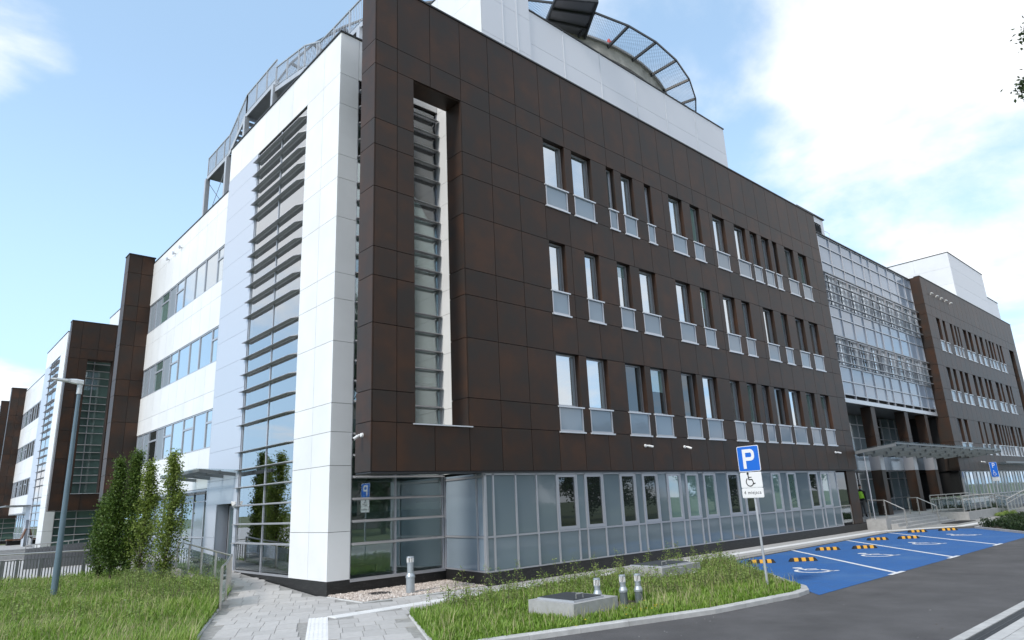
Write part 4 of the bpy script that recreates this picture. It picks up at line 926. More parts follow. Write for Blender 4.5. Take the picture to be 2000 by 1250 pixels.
for k_ in range(NB):
    a = a0+2*math.pi*k_/NB; a2 = a0+2*math.pi*(k_+1)/NB
    MB().bar(hp(a, RI-.1, HZ-.1), hp(a, RO, HZ+.14), .10, .14, DARKST).build('net_beam', HP)
    MB().bar(hp(a, RO, HZ+.14), hp(a2, RO, HZ+.14), .07, .10, DARKST).build('net_rim', HP)
    vis = True
    if vis:
        nn = 12
        for i in range(1, nn*2):
            for sgn in (1, -1):
                # diagonal wires in the sector (s along the arc, t across)
                s0 = i/nn-1 if sgn > 0 else i/nn; pa = []
                for tt in (0., 1.):
                    s_ = s0+sgn*tt
                    pa.append((s_, tt))
                (sa, ta), (sb, tb_) = pa
                if sb == sa: continue
                lo = max(0., min(sa, sb)); hi = min(1., max(sa, sb))
                if hi-lo < 1e-3: continue
                f_ = lambda s_: ta+(tb_-ta)*(s_-sa)/(sb-sa)
                def pnt(s_, t__):
                    A_ = hp(a, RI+.1, HZ).lerp(hp(a2, RI+.1, HZ), s_); B_ = hp(a, RO, HZ+.15).lerp(hp(a2, RO, HZ+.15), s_); return A_.lerp(B_, t__)
                net.tube(pnt(lo, f_(lo)), pnt(hi, f_(hi)), .007, .007, NETM, 3, False)
setkind(net.build('safety_net', HP), 'stuff')
pq = [(10.92, 2.3), (12.6, 1.2), (14.25, 3.6), (12.0, 4.3)]
pf = MB(); pf.prism(pq, HZ-.02, HZ+.03, ALUD); pf.build('access_platform', HP)
for i in range(4):
    a, b = Vector((*pq[i], HZ-.08)), Vector((*pq[(i+1) % 4], HZ-.08)); MB().bar(a, b, .10, .18, DARKST).build('platform_beam', HP)
for t_ in (.33, .66): MB().bar(Vector((*pq[0], HZ-.08)).lerp(Vector((*pq[3], HZ-.08)), t_), Vector((*pq[1], HZ-.08)).lerp(Vector((*pq[2], HZ-.08)), t_), .07, .12, DARKST).build('platform_beam', HP)
for a in (a0-.62, a0+.03, a0+.12, a0+.22, a0+.25, a0+.40):
    p = hp(a, RI-.0, HZ+.12); f = MB(); f.box(p.x-.12, p.x+.12, p.y-.12, p.y+.12, HZ+.12, HZ+.30, RED).tube((p.x, p.y, HZ+.3), (p.x, p.y, HZ+.42), .1, .07, RED, 8); f.build('edge_light', HP)

# roof staircase along the west edge
RS = thing('roof_staircase', 'galvanised steel roof staircase with barred railings zigzagging along the white parapet', 'staircase', (1.5, 12, 15.9))
def grating(a, b, w, m=GALV):
    MB().bar(a, b, w, .10, m).build('deck', RS)
def rail(side, pts, h=1.1):
    f = MB(); P = [Vector(p)+Vector((side, 0, 0)) for p in pts]
    for a, b in zip(P[:-1], P[1:]):
        f.tube(a+Vector((0, 0, h)), b+Vector((0, 0, h)), .04, .04, GALV, 6); f.tube(a+Vector((0, 0, .12)), b+Vector((0, 0, .12)), .018, .018, GALV, 5)
        n = max(2, int((b-a).length/.12))
        for k_ in range(n+1):
            p = a+(b-a)*k_/n; r_ = .035 if k_ % 10 == 0 else .012; f.tube(p+Vector((0, 0, .0 if r_ > .01 else .12)), p+Vector((0, 0, h)), r_, r_, GALV, 4, False)
    f.build('railing', RS)
segs = [((1.5, 20.0, 20.05), (1.5, 16.85, 20.05)), ((1.5, 16.85, 20.05), (1.5, 14.75, 21.3)), ((1.5, 14.75, 21.3), (1.5, 11.25, 21.3)), ((1.5, 11.25, 20.9), (1.5, 8.3, 20.3)), ((1.5, 8.3, 20.3), (1.5, 6.9, 19.65)), ((1.5, 6.9, 19.6), (1.5, 3.2, 19.5))]
for a, b in segs:
    a = Vector(a); b = Vector(b); c1, c2 = a+Vector((.65, 0, -.06)), b+Vector((.65, 0, -.06))
    if abs(a.z-b.z) > .9:
        n = 8
        for k_ in range(n): p = a.lerp(b, (k_+.5)/n); bx('tread', 1.5, 2.8, p.y-.15, p.y+.15, p.z-.05, p.z, GALV, RS)
        for xx in (1.5, 2.8): MB().bar(Vector((xx, a.y, a.z-.05)), Vector((xx, b.y, b.z-.05)), .05, .22, GALV).build('stringer', RS)
    else:
        grating(c1, c2, 1.3)
        for xx in (1.5, 2.8): MB().bar(Vector((xx, a.y, a.z-.1)), Vector((xx, b.y, b.z-.1)), .07, .2, GALV).build('edge_beam', RS)
rail(0, [segs[0][0], segs[0][1]]); rail(0, [segs[1][0], segs[1][1]]); rail(0, [segs[2][0], segs[2][1]]); rail(0, [segs[3][0], segs[3][1], segs[4][1]]); rail(0, [segs[5][0], segs[5][1]]); rail(1.3, [s_ for s_ in segs[2]]); rail(1.3, list(segs[0])); rail(1.3, list(segs[5]))
for y, z_ in ((20.0, 20.0), (16.95, 20.0), (14.7, 21.2), (11.4, 21.2), (8.2, 20.2), (3.6, 19.4)):
    for xx in (1.5, 2.8): MB().box(xx-.11, xx+.11, y-.11, y+.11, 15.6, z_-.1, GALV).build('post', RS)
e = MB(); e.path([(1.5, 20.0, 16.9), (1.5, 16.9, 19.6)], .015, GALV).path([(1.5, 20, 19.8), (2.8, 20, 18.2)], .015, GALV); e.build('brace', RS)

# ------------------------------------------------------------------ small fittings on the walls
def cctv(x, y, z_, dirv, label):
    t_ = thing('security_camera', label, 'camera', (x, y, z_), 'white security cameras on the facade'); d_ = Vector(dirv).normalized(); n_ = Vector((0, -1, 0)) if y < .1 else Vector((-1, 0, 0))
    p = Vector((x, y, z_)); MB().tube(p, p+n_*.05, .06, .052, WPLAST, 12).build('mount', t_)
    q = p+n_*.09; MB().tube(q, q+d_*.08, .03, .03, WPLAST, 8).build('arm', t_)
    MB().tube(q+d_*.07, q+d_*.24, .041, .037, WPLAST, 12).build('housing', t_); MB().tube(q+d_*.25, q+d_*.255, .036, .036, DARK, 10).build('lens', t_)
cctv(0, .42, 4.12, (-.75, -.2, -.45), 'white security camera on the end face of the brown screen wall')
cctv(11.44, 0, 4.06, (.8, -.5, -.2), 'white security camera on brown wall, below the second pair of low windows')
cctv(13.95, 0, 4.07, (.15, -.9, -.35), 'white security camera pointing outward, left of the blue parking sign')
cctv(27.71, 0, 4.07, (.8, -.5, -.2), 'white security camera at the right end of the near brown wall by the entrance')
cctv(54.2, 0, 3.75, (.8, -.5, -.2), 'white security camera on the far right wing just right of the canopy')
for y, w in ((18.62, 'nearest'), (19.64, 'middle'), (20.69, 'farthest')):
    f = MB(); f.tube((.165, y, 15.2), (.05, y, 15.2), .03, .03, ALU, 8).tube((.05, y, 15.14), (.05, y, 15.28), .05, .05, ALU, 8); tag(f.build('wall_spotlight'), 'small grey spotlight high on the white west wall, %s of three' % w, 'wall light', 'spotlights on the white west wall')
# canopy over the west door
cw = thing('door_canopy', 'small glass canopy on steel arms over the side door in the silver wall', 'canopy', (0, 11, 3.8))
MB().add([(.16, 9.3, 3.80), (-1.15, 9.6, 3.86), (-1.15, 14.0, 3.86), (.16, 14.2, 3.80), (.16, 9.3, 3.82), (-1.15, 9.6, 3.88), (-1.15, 14.0, 3.88), (.16, 14.2, 3.82)], BF, CANG).build('glass_pane', cw)
for y in (9.6, 10.8, 12.2, 13.8): MB().bar((.16, y, 3.66), (-1.1, y, 3.80), .06, .12, CSTEEL).build('arm', cw)
MB().bar((-1.1, 9.5, 3.80), (-1.1, 14.0, 3.80), .05, .10, CSTEEL).bar((-.4, 9.5, 3.76), (-.4, 14, 3.76), .05, .08, CSTEEL).build('purlin', cw)
cw2 = MB(); cw2.box(-1.3, .46, 57.5, 62.0, 3.82, 3.90, CSTEEL); tag(cw2.build('door_canopy'), 'thin grey canopy on the second wing at far left', 'canopy')
# door closer lamp
tag(MB().tube((.12, 9.42, 2.62), (.02, 9.42, 2.72), .09, .02, WPLAST, 10).box(.12, .165, 9.36, 9.48, 2.5, 2.72, WPLAST).build('door_lamp'), 'white wall lamp beside the side door, next to the louvered glazing', 'wall light')

# ------------------------------------------------------------------ street furniture
LP = thing('street_lamp', 'tall blue grey lamp post with a pale flat head on the left lawn', 'street lamp', (-4.89, 9.71, 0))
MB().tube((-4.89, 9.71, 0), (-4.89, 9.71, 1.2), .095, .09, POLEB, 16).tube((-4.89, 9.71, 1.2), (-4.89, 9.71, 6.2), .087, .052, POLEB, 16).build('pole', LP, smooth=False)
MB().tube((-4.89, 9.71, 6.2), (-4.89, 9.71, 6.55), .075, .07, LAMPG, 14).build('spigot', LP)
hd = MB(); D = Vector((-.97, .25, .10)).normalized(); sd_ = Vector((.25, .97, 0)); c0 = Vector((-4.80, 9.69, 6.58))
prof = [(0, .10, .13), (.18, .13, .15), (.34, .13, .12), (.42, .17, .075), (.75, .17, .06), (.88, .10, .035)]
V_ = []
for s_, w_, t_ in prof:
    p = c0+D*s_
    for a, b in ((-1, -.5), (1, -.5), (1, .2), (.5, .5), (-.5, .5), (-1, .2)): V_.append(p+sd_*(a*w_)+Vector((0, 0, b*t_)))
F_ = [(0, 1, 2, 3, 4, 5)[::-1]]+[(6*i+j, 6*i+(j+1) % 6, 6*(i+1)+(j+1) % 6, 6*(i+1)+j) for i in range(5) for j in range(6)]+[(30, 31, 32, 33, 34, 35)]
hd.add(V_, F_, LAMPG); hd.build('lamp_head', LP)

def vent(x, y, z0, h, r, label, base=False):
    t_ = thing('vent_pipe', label, 'vent pipe', (x, y, z0), 'grey vent pipes'); hb = h*.50
    MB().tube((x, y, z0-.03), (x, y, z0+hb-.06), r, r, VENTD if base else VENT, 20).build('base', t_)
    MB().tube((x, y, z0+hb-.06), (x, y, z0+hb-.02), r*1.12, r*1.12, VENT, 20).tube((x, y, z0+hb-.02), (x, y, z0+hb+.05), r*1.1, r*.78, VENT, 20).build('collar', t_)
    MB().tube((x, y, z0+hb+.05), (x, y, z0+h-.16), r*.74, r*.74, VENT, 20).tube((x, y, z0+h-.17), (x, y, z0+h-.145), r*.84, r*.84, VENT, 20).build('pipe', t_)
    MB().tube((x, y, z0+h-.145), (x, y, z0+h-.03), r*.60, r*.60, DARK, 14).build('cap_core', t_)
    for k_ in range(12):
        a = 2*math.pi*k_/12; MB().tube((x+r*.72*math.cos(a), y+r*.72*math.sin(a), z0+h-.145), (x+r*.72*math.cos(a), y+r*.72*math.sin(a), z0+h-.03), r*.11, r*.11, WPLAST, 5).build('cap_bar', t_)
    MB().tube((x, y, z0+h-.03), (x, y, z0+h), r*.86, r*.80, VENT, 20).build('cap', t_)
vent(1.72, .80, .03, .95, .115, 'single grey vent pipe standing in the gravel bed against the black plinth')
vent(2.56, -5.05, .04, .58, .085, 'vent pipe right behind the concrete manhole box, leftmost of three in the grass')
vent(3.22, -5.21, .04, .59, .085, 'middle of three vent pipes in the grass, on a dark green foot', True)
vent(3.44, -5.45, .04, .60, .085, 'rightmost of three vent pipes in the grass, on a dark green foot', True)
def manhole(x0, x1, y0, y1, zt, label):
    t_ = thing('manhole_box', label, 'manhole', ((x0+x1)/2, (y0+y1)/2, 0)); MB().box(x0, x1, y0, y1, -.05, zt, CONC).build('box', t_)
    MB().box(x0+.14, x1-.28, y0+.12, y1-.12, zt, zt+.035, GALV).build('rim', t_); cv = MB().box(x0+.18, x1-.32, y0+.16, y1-.16, zt+.03, zt+.05, DARKST); o = cv.build('cover', t_)
    MB().path([(x0+.35, y0+.25, zt+.05), (x0+.35, y0+.25, zt+.13), (x0+.55, y0+.25, zt+.13), (x0+.55, y0+.25, zt+.05)], .012, STEEL).build('handle', o)
manhole(1.05, 2.36, -5.76, -4.5, .33, 'grey concrete manhole box with steel cover, nearest in the grass')
manhole(6.6, 8.4, -3.8, -2.5, .40, 'low concrete manhole box half hidden by weeds farther back in the grass')
mc = MB(); mc.tube((1.21, 1.51, .03), (1.21, 1.51, .075), .34, .33, DARKST, 24).tube((1.21, 1.51, .075), (1.21, 1.51, .082), .28, .28, DARK, 24); tag(mc.build('manhole_cover'), 'round dark manhole cover lying in the gravel bed', 'manhole')

# parking sign
def text_mesh(body, O, ux, uy, nrm, size, m, parent, name, xscale=1.):
    cu = bpy.data.curves.new(name, 'FONT'); cu.body = body; cu.size = 1; cu.align_x = 'CENTER'; cu.align_y = 'CENTER'; cu.extrude = .02; cu.space_character = 1.12
    o = bpy.data.objects.new(name, cu); COL.objects.link(o); dg = bpy.context.evaluated_depsgraph_get(); me = bpy.data.meshes.new_from_object(o.evaluated_get(dg)); COL.objects.unlink(o); bpy.data.objects.remove(o)
    for v in me.vertices: c = v.co.copy(); v.co = ux*(c.x*size*xscale)+uy*(c.y*size)+nrm*(c.z*.1)
    me.materials.clear(); me.materials.append(m); ob = bpy.data.objects.new(name, me); return link(ob, parent, O)
def plate(root, O, ux, w, h, name, mface, border=None, r_=.04):
    """rounded plate, its face along -normal of ux"""
    uy = Vector((0, 0, 1)); nrm = ux.cross(uy); 
    def rr(w_, h_, r, off, th, m, nm, par):
        P = []
        for cx, cy, a in ((w_/2-r, h_/2-r, 0), (-w_/2+r, h_/2-r, 90), (-w_/2+r, -h_/2+r, 180), (w_/2-r, -h_/2+r, 270)):
            for k_ in range(5): t_ = R(a+k_*22.5); P.append((cx+r*math.cos(t_), cy+r*math.sin(t_)))
        A_ = [O+ux*x+uy*y+nrm*off for x, y in P]; B_ = [p+nrm*th for p in A_]; n = len(P); mb = MB()
        mb.add([*A_, *B_], [tuple(range(n-1, -1, -1)), tuple(range(n, 2*n))]+[(i, (i+1) % n, (i+1) % n+n, i+n) for i in range(n)], m); return mb.build(nm, par)
    p = rr(w, h, r_, 0, .012, border or mface, name, root)
    if border: rr(w-.03, h-.03, r_*.8, .012, .003, mface, 'sign_face', p)
    return p, nrm
ps = thing('parking_sign', 'blue P parking sign with a wheelchair plate on a grey pole in the grass', 'sign', (6.77, -6.66, 0))
ux = Vector((-.10, -.995, 0)).normalized(); B0 = Vector((6.77, -6.66, 0)); uy = Vector((0, 0, 1))
MB().tube(B0, B0+Vector((-.01, .03, 3.30)), .03, .03, GALV, 12).build('pole', ps)
NR = ux.cross(uy); Oc = B0+NR*.035
pp, nrm = plate(ps, Oc+Vector((0, .03, 3.05)), ux, .62, .62, 'parking_plate', SIGNB, SIGNW)
c = Oc+Vector((0, .03, 3.05))+nrm*.016; lm = MB()
def sq(x0, x1, y0, y1):
    A_ = [c+ux*x+uy*y for x, y in ((x0, y0), (x1, y0), (x1, y1), (x0, y1))]; lm.add([*A_, *[p+nrm*.002 for p in A_]], BF, SIGNW)
sq(-.16, -.075, -.24, .23)
# bowl of the P as a ring
P = [(-.075, .23), (.08, .23), (.13, .21), (.165, .17), (.175, .12), (.175, .06), (.165, .01), (.13, -.03), (.08, -.05), (-.075, -.05)]
Q = [(-.075, .145), (.06, .145), (.08, .14), (.09, .125), (.095, .11), (.095, .07), (.09, .055), (.08, .04), (.06, .035), (-.075, .035)]
for i in range(len(P)-1):
    A_ = [c+ux*x+uy*y for x, y in (P[i], Q[i], Q[i+1], P[i+1])]; lm.add([*A_, *[p+nrm*.002 for p in A_]], BF, SIGNW)
lm.build('letter', pp)
wp, nrm = plate(ps, Oc+Vector((-.004, .03, 2.535)), ux, .60, .37, 'wheelchair_plate', SIGNW, BLACK if False else SIGNW, .03)
wm = MB(); wheelchair(wm, Oc+Vector((-.004, .03, 2.545))+nrm*.016-ux*.02, ux, uy, .33, 0, BLACK, nrm*.002); wm.build('symbol', wp)
tp, nrm = plate(ps, Oc+Vector((-.004, .03, 2.228)), ux, .60, .23, 'text_plate', SIGNW, SIGNW, .03)
text_mesh('4 miejsca', Oc+Vector((-.004, .03, 2.235))+nrm*.016, ux, uy, nrm, .115, BLACK, tp, 'lettering')
s2 = thing('parking_sign', 'distant blue parking sign on a pole in front of the far right shopfronts', 'sign', (53.2, -.75, 0)); B2_ = Vector((53.2, -.9, 0))
MB().tube(B2_, B2_+Vector((0, 0, 3.5)), .05, .05, GALV, 10).build('pole', s2)
u2 = Vector((.80, -.60, 0)).normalized(); n2_ = u2.cross(uy); p2, nrm2 = plate(s2, B2_+n2_*.06+Vector((0, 0, 3.1)), u2, .62, 1.1, 'parking_plate', SIGNB, SIGNW)
text_mesh('P', B2_+n2_*.08+Vector((0, 0, 3.38)), u2, uy, n2_, .5, SIGNW, p2, 'letter'); wm = MB(); wheelchair(wm, B2_+n2_*.078+Vector((0, 0, 2.85)), u2, uy, .38, 0, SIGNW, n2_*.002); wm.build('symbol', p2)
plate(s2, B2_+n2_*.06+Vector((0, 0, 2.38)), u2, .60, .26, 'text_plate', SIGNW)

# wheel stops
stops = [(12.42, -3.47), (13.45, -4.38), (17.70, -3.33), (18.76, -4.26), (23.12, -3.13), (24.2, -4.0), (28.6, -2.95), (30.0, -3.88)]
bayname = ('nearest bay', 'second bay', 'third bay', 'farthest bay')
for i, (x, y) in enumerate(stops):
    t_ = thing('wheel_stop', 'black rubber wheel stop with yellow patches, %s of the two in the %s' % ('left' if i % 2 == 0 else 'right', bayname[i//2]), 'wheel stop', (x, y, .006), 'wheel stops in the blue bays')
    O = Vector((x, y, .012))+BU*.08; hl = .45
    def blk(s0, s1, m, name, gw, tz, end0=0, end1=0):
        pr = [(-.085, 0), (-.06, .085), (-.035, .10), (.035, .10), (.06, .085), (.085, 0)]; va = []; vb = []
        for a, z_ in pr:
            k_ = z_/.1
            va.append(O+BR_*(s0+end0*k_)+BU*(a*gw)+Vector((0, 0, z_*tz))); vb.append(O+BR_*(s1-end1*k_)+BU*(a*gw)+Vector((0, 0, z_*tz)))
        n = 6; MB().add(va+vb, [tuple(range(n-1, -1, -1)), tuple(range(n, 2*n))]+[(j, (j+1) % n, (j+1) % n+n, j+n) for j in range(n)], m).build(name, t_)
    blk(-hl, hl, RUBBER, 'body', 1, 1, .07, .07)
    for s0 in (-.30, -.06, .18): blk(s0, s0+.13, YELLOW, 'yellow_stripe', 1.03, 1.03)

# railing by the path and along the side ramp
balustrade('path_railing', 'short glass and steel railing along the path edge where the ramp begins', [(-2.47, 2.92, 0), (-1.95, 4.0, .05), (-1.08, 6.1, .10)], 1.02, 'glass railings of the side ramp', 1.2)
balustrade('path_railing', 'glass railing running beside the side ramp towards the silver wall, behind the trees', [(-1.08, 6.12, .08), (-1.0, 11.5, .42)], 1.02, 'glass railings of the side ramp', 1.25)

# picket fence at the back of the lawn
FN = thing('picket_fence', 'grey flat bar fence with a steel handrail along the back of the left lawn', 'fence', (-5, 18.4, 0))
x = -9.0
while x < -1.4:
    bx('picket', x-.02, x+.02, 18.39, 18.41, .06, .90, ALUD, FN); x += .105
for x in (-8.6, -7.4, -6.2, -5.3, -4.8, -4.05, -2.55, -1.4): bx('post', x-.05, x+.05, 18.34, 18.46, -.03, .95, ALUD, FN)
MB().box(-9.1, -1.35, 18.385, 18.415, .02, .06, ALUD).box(-9.1, -1.35, 18.385, 18.415, .90, .94, ALUD).build('rail', FN)
MB().tube((-9.1, 18.4, 1.22), (-1.4, 18.4, 1.10), .03, .03, STEEL, 8).build('handrail', FN)
bx_ = MB().box(-9.3, -1.3, 18.45, 18.9, -.05, .10, CONC); setkind(bx_.build('retaining_edge'), 'structure')
# dark slatted ramp wall of the second wing
RWALL = thing('ramp_wall', 'dark slatted ramp wall with a steel rail in front of the second wing', 'wall', (-1.5, 30, 0))
x = -3.1
while x < .9:
    zt2 = 1.02+(x+3.1)*.055; bx('slat', x, x+.145, 29.96, 30.0, -.05, zt2, ALUD, RWALL); x += .155
MB().box(-3.05, .9, 30.0, 30.2, -.05, .95, DARK).build('wall_core', RWALL); MB().tube((-3.1, 30.05, 1.18), (.9, 30.05, 1.42), .03, .03, STEEL, 8).build('handrail', RWALL)
for k_ in range(9): bx('post', -3.1+k_*.48, -3.06+k_*.48, 30.03, 30.07, .9, 1.2+k_*.026, STEEL, RWALL)
sp_ = setkind(MB().box(-6, -.5, 44, 47, -.05, .25, CONC).box(-6, -.5, 44.4, 47, .25, .45, CONC).box(-6, -.5, 44.8, 60, .45, .62, CONC).build('terrace_steps'), 'structure')
bn = thing('bench', 'brown bench on the terrace near the far wing at the left edge', 'bench', (-.2, 58, .62))
MB().box(-.9, .1, 57.6, 58.4, 1.0, 1.12, WOOD).build('seat', bn); MB().add([(.1, 57.6, 1.1), (.35, 57.6, 1.95), (.35, 58.4, 1.95), (.1, 58.4, 1.1), (.2, 57.6, 1.1), (.45, 57.6, 1.95), (.45, 58.4, 1.95), (.2, 58.4, 1.1)], BF, WOOD).build('backrest', bn)
MB().box(-.85, .1, 57.65, 58.35, .62, .98, DARK).build('base', bn)

# ------------------------------------------------------------------ person in the doorway
def skin_mesh(name, pts, edges, rad, m, parent, base, sub=2):
    me = bpy.data.meshes.new(name); me.from_pydata([Vector(p) for p in pts], edges, []); o = bpy.data.objects.new(name+'_tmp', me); COL.objects.link(o)
    md = o.modifiers.new('s', 'SKIN'); 
    for i, r in enumerate(rad): me.skin_vertices[0].data[i].radius = r if isinstance(r, tuple) else (r, r)
    me.skin_vertices[0].data[0].use_root = True
    sb = o.modifiers.new('u', 'SUBSURF'); sb.levels = sub; sb.render_levels = sub
    dg = bpy.context.evaluated_depsgraph_get(); m2 = bpy.data.meshes.new_from_object(o.evaluated_get(dg)); COL.objects.unlink(o); bpy.data.objects.remove(o)
    m2.materials.clear(); m2.materials.append(m); m2.name = name; m2.polygons.foreach_set('use_smooth', [True]*len(m2.polygons))
    return link(bpy.data.objects.new(name, m2), parent, base)
px, py, pz = 33.0, 1.15, .56
pe = thing('person', 'person in a yellow green hi-vis vest standing by the entrance with arms behind', 'person', (px, py, pz))
body = [(0, 0, .95), (0, 0, 1.15), (0, 0, 1.38), (0, 0, 1.52), (.02, 0, 1.60), (0, .10, .90), (0, .11, .50), (0, .12, .09), (.10, .13, .04), (0, -.10, .90), (-.02, -.11, .50), (-.02, -.12, .09), (.08, -.13, .04), (0, .19, 1.40), (-.04, .25, 1.13), (.06, .22, .92), (.08, .21, .82), (0, -.19, 1.40), (-.04, -.25, 1.13), (.05, -.22, .92), (.08, -.21, .82)]
edg = [(0, 1), (1, 2), (2, 3), (3, 4), (0, 5), (5, 6), (6, 7), (7, 8), (0, 9), (9, 10), (10, 11), (11, 12), (2, 13), (13, 14), (14, 15), (15, 16), (2, 17), (17, 18), (18, 19), (19, 20)]
rad = [(.15, .12), (.15, .12), (.17, .12), .06, .055, .10, .07, .05, .045, .10, .07, .05, .045, .075, .052, .042, .035, .075, .052, .042, .035]
skin_mesh('body', body, edg, rad, CLOTH, pe, (px, py, pz))
skin_mesh('head', [(.02, 0, 1.60), (.03, 0, 1.68), (.03, 0, 1.76)], [(0, 1), (1, 2)], [.06, (.085, .10), (.075, .09)], SKIN, pe, (px, py, pz))
skin_mesh('nose', [(.11, 0, 1.70), (.145, 0, 1.675)], [(0, 1)], [.015, .014], SKIN, pe, (px, py, pz), 1)
skin_mesh('hair', [(-.01, 0, 1.72), (.0, 0, 1.80), (.06, 0, 1.82)], [(0, 1), (1, 2)], [(.09, .095), (.085, .09), (.05, .06)], HAIR, pe, (px, py, pz))
skin_mesh('trousers', [(0, 0, .95), (0, .10, .86), (0, .11, .50), (0, .12, .14), (0, -.10, .86), (-.02, -.11, .50), (-.02, -.12, .14)], [(0, 1), (1, 2), (2, 3), (0, 4), (4, 5), (5, 6)], [(.16, .13), .115, .085, .075, .115, .085, .075], TROU, pe, (px, py, pz))
skin_mesh('hi_vis_vest', [(0, 0, .98), (0, 0, 1.18), (0, 0, 1.38), (0, 0, 1.47)], [(0, 1), (1, 2), (2, 3)], [(.165, .20), (.165, .20), (.165, .22), (.10, .15)], HIVIS, pe, (px, py, pz))

# ------------------------------------------------------------------ gravel, grass, weeds, trees
def pebbles(poly, n):
    P_ = RNG.uniform(np.min(poly, 0), np.max(poly, 0), (n*2, 2)); P_ = P_[inpoly(P_, poly)][:n]; n = len(P_)
    base = np.array([(1, 0, 0), (0, 1, 0), (-1, 0, 0), (0, -1, 0), (0, 0, 1), (0, 0, -1)], float); tri = np.array([(0, 1, 4), (1, 2, 4), (2, 3, 4), (3, 0, 4), (1, 0, 5), (2, 1, 5), (3, 2, 5), (0, 3, 5)])
    s_ = RNG.uniform(.018, .042, (n, 1, 1))*RNG.uniform(.6, 1.2, (n, 1, 3)); V_ = base[None]*s_; a = RNG.uniform(0, 6.28, n); ca, sa = np.cos(a)[:, None], np.sin(a)[:, None]
    V_[:, :, 2] *= .75; tl = RNG.normal(0, .35, (n, 2)); V_[:, :, 2] += V_[:, :, 0]*tl[:, :1]+V_[:, :, 1]*tl[:, 1:]
    X_ = V_[:, :, 0]*ca-V_[:, :, 1]*sa; Y_ = V_[:, :, 0]*sa+V_[:, :, 1]*ca
    V_ = np.stack([X_+P_[:, :1], Y_+P_[:, 1:], V_[:, :, 2]+RNG.uniform(.035, .065, (n, 1))], 2).reshape(-1, 3)
    F_ = (tri[None]+np.arange(n)[:, None, None]*6).reshape(-1, 3); tone = np.repeat(np.clip(RNG.normal(.5, .28, n), 0, 1), 6)
    return setkind(arrmesh('gravel', V_, F_, PEB, tone, base=(2, 1.3, .02), smooth=True), 'stuff')
GP = [(.2, 2.46), (.2, .56), (3.78, .14), (4.12, 2.46)]
sheet('gravel_bed', GP, .03, SOIL); pebbles(np.array(GP), 12000)
AV = [(1.0, 2.4, -5.80, -4.5), (6.6, 8.4, -3.8, -2.5), (2.4, 3.7, -5.85, -4.9)]
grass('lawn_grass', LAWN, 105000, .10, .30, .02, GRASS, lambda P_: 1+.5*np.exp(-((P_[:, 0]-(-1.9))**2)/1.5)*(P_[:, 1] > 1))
DRY = leafmat('dry_grass_stalks', (.30, .31, .13), (.42, .40, .20), (.55, .50, .30))
grass('lawn_stalks', LAWN, 6500, .26, .48, .02, DRY, w=.0045)
ISLG = [(p[0]*.995, p[1]) for p in ISL]
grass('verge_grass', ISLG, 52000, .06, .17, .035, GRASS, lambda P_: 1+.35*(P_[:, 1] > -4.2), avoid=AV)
grass('verge_stalks', ISLG, 2600, .16, .38, .035, DRY, w=.004, avoid=AV)
def weeds(name, pts, hs, m, per=26, size=.06, flower=None):
    ok = [not any(x0-.1 < x < x1+.1 and y0_-.1 < y < y1_+.1 for x0, x1, y0_, y1_ in AV) and not (5.0 < x < 8.3 and -4.9 < y < -3.7 and random.random() < .75) for x, y, _ in pts]
    pts = [p for p, k in zip(pts, ok) if k]; hs = [h for h, k in zip(hs, ok) if k]
    """upright leafy stalks"""
    C = []; T = []; st = MB()
    for (x, y, z_), h in zip(pts, hs):
        n = max(6, int(per*h/.5*RNG.uniform(.7, 1.3))); s_ = RNG.random(n); a = RNG.uniform(0, 6.28, n); ln = RNG.normal(0, .10, 2); r = (.03+.07*(1-s_)+.02)*RNG.uniform(.5, 1.2, n)
        C.append(np.stack([x+ln[0]*s_*h+np.cos(a)*r, y+ln[1]*s_*h+np.sin(a)*r, z_+.03+h*s_], 1)); T.append(np.clip(RNG.uniform(.25, .75)+.2*s_+RNG.normal(0, .1, n), 0, 1))
        st.tube((x, y, z_), (x+ln[0]*h, y+ln[1]*h, z_+h), .006, .003, TRUNK, 3, False)
    C = np.concatenate(C); T = np.concatenate(T); V_, F_, tn = leaves(C, size, T, .6, .38)
    st_o = arrmesh(name, V_, F_, m, tn, base=tuple(C[0])); return setkind(st_o, 'stuff'), setkind(st.build('weed_stalks'), 'stuff')
def scatter(poly, n): P_ = RNG.uniform(np.min(poly, 0), np.max(poly, 0), (n*6, 2)); return P_[inpoly(P_, poly)][:n]
W1 = scatter(np.array([(0, -2.1), (12, -2.3), (10.2, -4.3), (4, -3.9), (.5, -3.9)]), 620); weeds('verge_weeds', [(x, y, .035) for x, y in W1], RNG.uniform(.15, .48, len(W1)), WEED, 30)
W2 = np.stack([RNG.uniform(.2, 12, 62), RNG.uniform(-2.6, -1.95, 62)], 1); weeds('verge_weeds', [(x, y, .035) for x, y in W2], RNG.uniform(.4, .85, 62), WEED, 34, .05)
W5 = scatter(np.array([(4.2, -3.2), (10.5, -3.4), (8.0, -6.2), (4.4, -5.8)]), 420); weeds('verge_weeds', [(x, y, .035) for x, y in W5], RNG.uniform(.2, .5, len(W5)), WEED, 30, .06)
W3 = scatter(np.array([(-3.0, 1.8), (-1.35, 5.6), (-1.2, 12), (-2.9, 12.5), (-3.6, 6)]), 420); weeds('lawn_weeds', [(x, y, .02) for x, y in W3], RNG.uniform(.25, .75, len(W3)), WEED, 30)
W4 = scatter(np.array([(-9, 1), (-4.2, 0), (-1.8, 16), (-9, 17)]), 620); weeds('lawn_weeds', [(x, y, .02) for x, y in W4], RNG.uniform(.2, .5, len(W4)), WEED, 26, .075)
